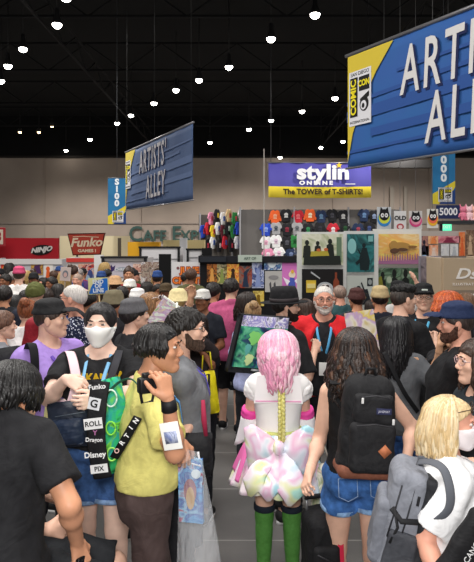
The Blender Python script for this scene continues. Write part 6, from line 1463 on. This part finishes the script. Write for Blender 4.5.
def crowd(px, top, d, kind, yaw, hair, shirt, label, skin='light', cap=None, pants='#24262c', group=None):
    best = None
    for k_ in range(9):
        dd = d+k_*.13; xx = (px-CX)/F*dd; m_ = min(math.hypot(xx-q[0], dd-q[1]) for q in PLACED)
        if best is None or m_ > best[0]: best = (m_, dd)
        if m_ > .47: best = (m_, dd); break
    d0, d = d, best[1]; PLACED.append(((px-CX)/F*d, d)); top = HY+(top-HY)*(1 if abs(d-d0) < .7 else d0/d)
    o = copy_tree(PROTO[kind]); z = CAMH-(top-HY)/F*d; s_ = z/1.725
    o.location = ((px-CX)/F*d, d, 0); o.rotation_euler = (0, 0, math.radians(yaw)); o.scale = (s_, s_, s_)
    hm = mat(hair, .5, kind='hair', spec=.4)
    recolor(o, {'hair': hm, 'hair_bun': hm, 'cap': mat(cap or '#333333', .85, kind='cloth'), 'shirt': mat(shirt, .85, kind='cloth'), 'pants': mat(pants, .85, kind='cloth'), 'body': mat(SK[skin], .5, kind='skin', scale=14)})
    for ch in o.children:
        for c2 in ch.children:
            if c2.name.startswith('brim') and cap: c2.material_slots[0].link = 'OBJECT'; c2.material_slots[0].material = mat(cap, .85, kind='cloth')
    tag(o, label, 'person', group); return o
CR = [
 (19, 266, 9.0, 'cap', 8, '#3a2a20', '#e8e4e0', 'person with pink cap and white shirt before the far left booth', 'light', '#c4486e'),
 (4, 284, 6.8, 'short', 12, '#1e1815', '#24262c', 'person with dark brown hair and dark jacket at the left edge', 'tan', None),
 (35, 281, 6.3, 'beanie', 0, '#1e1815', '#1c2030', 'person with olive green beanie near the left edge', 'light', '#565a2e'),
 (46, 287, 6.9, 'short', 20, '#2a1c16', '#2860b8', 'person in bright blue top right of the olive beanie', 'tan', None),
 (25, 289, 7.9, 'short', -10, '#1a1412', '#6a2030', 'dark-haired person in maroon top behind the olive beanie', 'tan', None),
 (15, 294, 7.0, 'long', 6, '#15110f', '#2a2a30', 'person with long black hair left of the ginger bun', 'tan', None),
 (27, 297, 5.3, 'bun', 4, '#7c4424', '#efebea', 'person with ginger hair bun and white T-shirt seen from behind', 'light', None),
 (1, 309, 4.7, 'short', -60, '#5e4030', '#85878e', 'person with light brown hair and grey shirt cut off by the left edge', 'light', None),
 (39, 305, 5.9, 'long', -20, '#4a1c16', '#5a2028', 'person with dark red hair behind the black cap man', 'light', None),
 (52, 276, 9.6, 'short', 150, '#1a1412', '#1c1c22', 'dark-haired person in black below the orange figure poster', 'brown', None),
 (58, 283, 8.0, 'long', 30, '#19120f', '#20202a', 'person with black hair left of the white-haired man', 'olive', None),
 (78, 272, 9.4, 'bald', 170, '#a08878', '#c8a8a0', 'grey balding man behind the white-haired man, facing the camera', 'pink', None),
 (88, 290, 6.6, 'short', -40, '#15110f', '#16161a', 'dark-haired person in black right of the white-haired man', 'tan', None),
 (98, 284, 8.2, 'long', 170, '#2c1c14', '#2a242c', 'person with brown hair behind the blue queue sign', 'olive', None),
 (115, 276, 8.6, 'brim', 10, '#4a3428', '#2c2a30', 'person with tan straw hat before the black-railed booth', 'tan', '#c09870'),
 (130, 279, 8.0, 'cap', 168, '#2a1c16', '#d8c83a', 'person with white cap and yellow top facing the camera', 'brown', '#eceae4'),
 (137, 288, 6.9, 'cap', -30, '#5a4030', '#4a4440', 'person with white cap just below the yellow top person', 'light', '#f2f0ee'),
 (122, 285, 7.6, 'short', 25, '#1a1412', '#1c1c20', 'dark-haired person between the straw hat and the white caps', 'tan', None),
 (147, 281, 9.2, 'long', -15, '#18120f', '#3a2c50', 'person with black hair and violet top right of the yellow top', 'tan', None),
 (158, 283, 8.6, 'short', 200, '#18120f', '#2a3048', 'dark-haired person left of the brown cap, facing the camera', 'brown', None),
 (166, 283, 7.1, 'cap', 178, '#18120f', '#17171a', 'man with brown cap and black top facing the camera', 'brown', '#4a3c28'),
 (178, 289, 6.2, 'brim', 0, '#d0b070', '#1c2030', 'person with cream hat and blonde hair seen from behind', 'light', '#d8c896'),
 (189, 286, 7.6, 'short', 15, '#7a5030', '#2a2426', 'brown-haired person right of the cream hat', 'light', None),
 (203, 289, 6.2, 'cap', 160, '#1a1210', '#20242e', 'man with white and black cap and dark jacket under the black curtain', 'brown', '#cfcdc8'),
 (213, 288, 6.2, 'short', -25, '#17110f', '#151518', 'man in black left of the rose T-shirt man', 'tan', None),
 (247, 291, 6.25, 'long', -95, '#241812', '#1d1c22', 'woman with dark hair in profile right of the rose T-shirt man', 'light', None),
 (253, 300, 5.65, 'bun', 5, '#9a7c58', '#a8b0d8', 'person with sandy hair and pale blue top behind the printed bag', 'light', None),
 (305, 298, 6.2, 'long', 12, '#3a281e', '#2c2a30', 'woman with wavy brown hair between the fedora and the red vest', 'light', None),
 (392, 303, 6.9, 'short', 5, '#2a1e18', '#e8e6e4', 'person in white shirt right of the khaki cap', 'light', None),
 (437, 296, 7.2, 'short', -12, '#241a15', '#2b2b33', 'dark-haired person before the grey portrait poster', 'tan', None),
 (466, 292, 6.4, 'long', 15, '#6a4e38', '#33323a', 'person with light brown hair behind the navy cap', 'light', None),
 (372, 299, 7.4, 'long', 5, '#241812', '#3a3a42', 'person with dark hair between maroon and khaki caps', 'light', None),
]
for row in CR: crowd(*row[:9], cap=row[9])
r = tag(empty('backpack', ((27-CX)/F*5.1, 5.1, 1.2)), 'deep red backpack on the ginger-haired person', 'backpack'); M = Matrix.Translation(W(34, 338, 5.08)) @ Matrix.Rotation(.15, 4, 'Y'); sdf_bag(r, M, (.17, .14, .34), '#8a1826', rnd=.06, vox=.012)
# far rows
rg = random.Random(11); hues = [('black', '#17171a'), ('navy', '#20283e'), ('grey', '#77787c'), ('white', '#d8d6d4'), ('red', '#9c2430'), ('teal', '#2c6a70'), ('olive', '#5a5a3a'), ('purple', '#4e3468'), ('tan', '#a08a70'), ('blue', '#2c4c8c')]
hk = [('short', 'short dark hair', '#17120f'), ('long', 'long dark hair', '#1a1310'), ('short', 'short brown hair', '#4a3022'), ('cap', 'black cap', '#17120f'), ('bun', 'tied brown hair', '#3c281e'), ('bald', 'grey hair', '#8c8480'), ('long', 'long blond hair', '#b09058'), ('cap', 'blue cap', '#2a1e18')]
cnt = 0
for (dd, xs, row_) in ((9.6, range(4, 200, 31), 'nearest'), (10.3, range(14, 196, 29), 'middle'), (11.8, range(2, 160, 26), 'farther'), (12.7, range(10, 154, 24), 'farthest')):
    for x in xs:
        hcn, hc_ = hues[cnt % 10]; kd, hn, hc2 = hk[(cnt*3+cnt//8) % 8]; Hh = rg.uniform(1.58, 1.78); d_ = dd+rg.uniform(-.25, .25); top = HY+(CAMH-Hh)*F/d_
        n_ = (list(xs)).index(x)
        words = ['leftmost', 'second', 'third', 'fourth', 'fifth', 'sixth', 'seventh', 'eighth', 'ninth', 'tenth', 'eleventh', 'twelfth', 'thirteenth', 'fourteenth']
        lab = 'distant person, %s, %s top, %s from left in the %s background row' % (hn, hcn, words[n_], row_)
        crowd(x+rg.uniform(-2, 2), top, d_, kd, rg.choice([0, 10, -20, 160, 190, -90, 90]), hc2, hc_, lab, rg.choice(['light', 'tan', 'olive', 'brown', 'pink']), cap='#1a1a1d' if 'black' in hn else '#2c4880', group='distant visitors by the booths'); cnt += 1
for k_, o in PROTO.items():
    def rm(q):
        for ch in list(q.children): rm(ch)
        bpy.data.objects.remove(q)
    rm(o)
# signs held over the crowd
r = tag(empty('queue_sign', W(98.5, 286, 6.4)), 'blue and yellow END OF LINE sign on a stick above the crowd', 'sign')
M = Matrix.Translation(W(98.5, 286, 6.4)) @ Matrix.Rotation(-.04, 4, 'Y')
a = Acc(); a.box((0, 0, 0), (.215, .015, .175), 0, M); a.prism([(-.095, .075), (.03, .075), (-.03, .05), (-.075, .0), (-.095, -.06)], -.012, -.009, 1, M); a.box((0, -.004, 0), (.2, .014, .16), 2, M); a.prism([(-.1, .08), (.06, .08), (-.04, .055), (-.1, -.05)], -.014, -.012, 0, M); world_part(a, 'sign_board', [mat('#d8d49a', .6), mat('#e0cc40', .6), mat('#1f6ac4', .6)], r, False)
a = Acc()
for t_, z_ in (('END', .045), ('OF', 0), ('LINE', -.048)): put_text(a, t_, .058, .0, z_, -.017, 0, 1, offset=.002, ext=.001, M=M)
world_part(a, 'lettering', mat('#dfe8f0', .6), r, False); a = Acc(); a.tube([M @ V3(0, .012, -.02), M @ V3(0, .012, -.55)], .009, 0, 8); world_part(a, 'stick', mat('#c8a878', .6), r)
r = tag(empty('held_sheet', W(65, 274, 7.2)), 'pale pinkish drawing held up above the white-haired man', 'artwork')
M = Matrix.Translation(W(65.5, 274, 7.2)) @ Matrix.Rotation(.08, 4, 'Y'); a = Acc(); a.box((0, 0, 0), (.125, .008, .165), 0, M); a.disc(0, -.0, .035, .045, -.007, -.004, 1, 14, M); a.disc(0, -.01, .022, .03, -.009, -.007, 2, 14, M); world_part(a, 'sheet', [mat('#d4c2bc', .7), mat('#7a8088', .7), mat('#d8b0a8', .7)], r, False)
a = Acc(); a.tube([M @ V3(0, .01, -.06), M @ V3(0, .01, -.5)], .008, 0, 6); world_part(a, 'stick', mat('#8a7a68', .6), r)
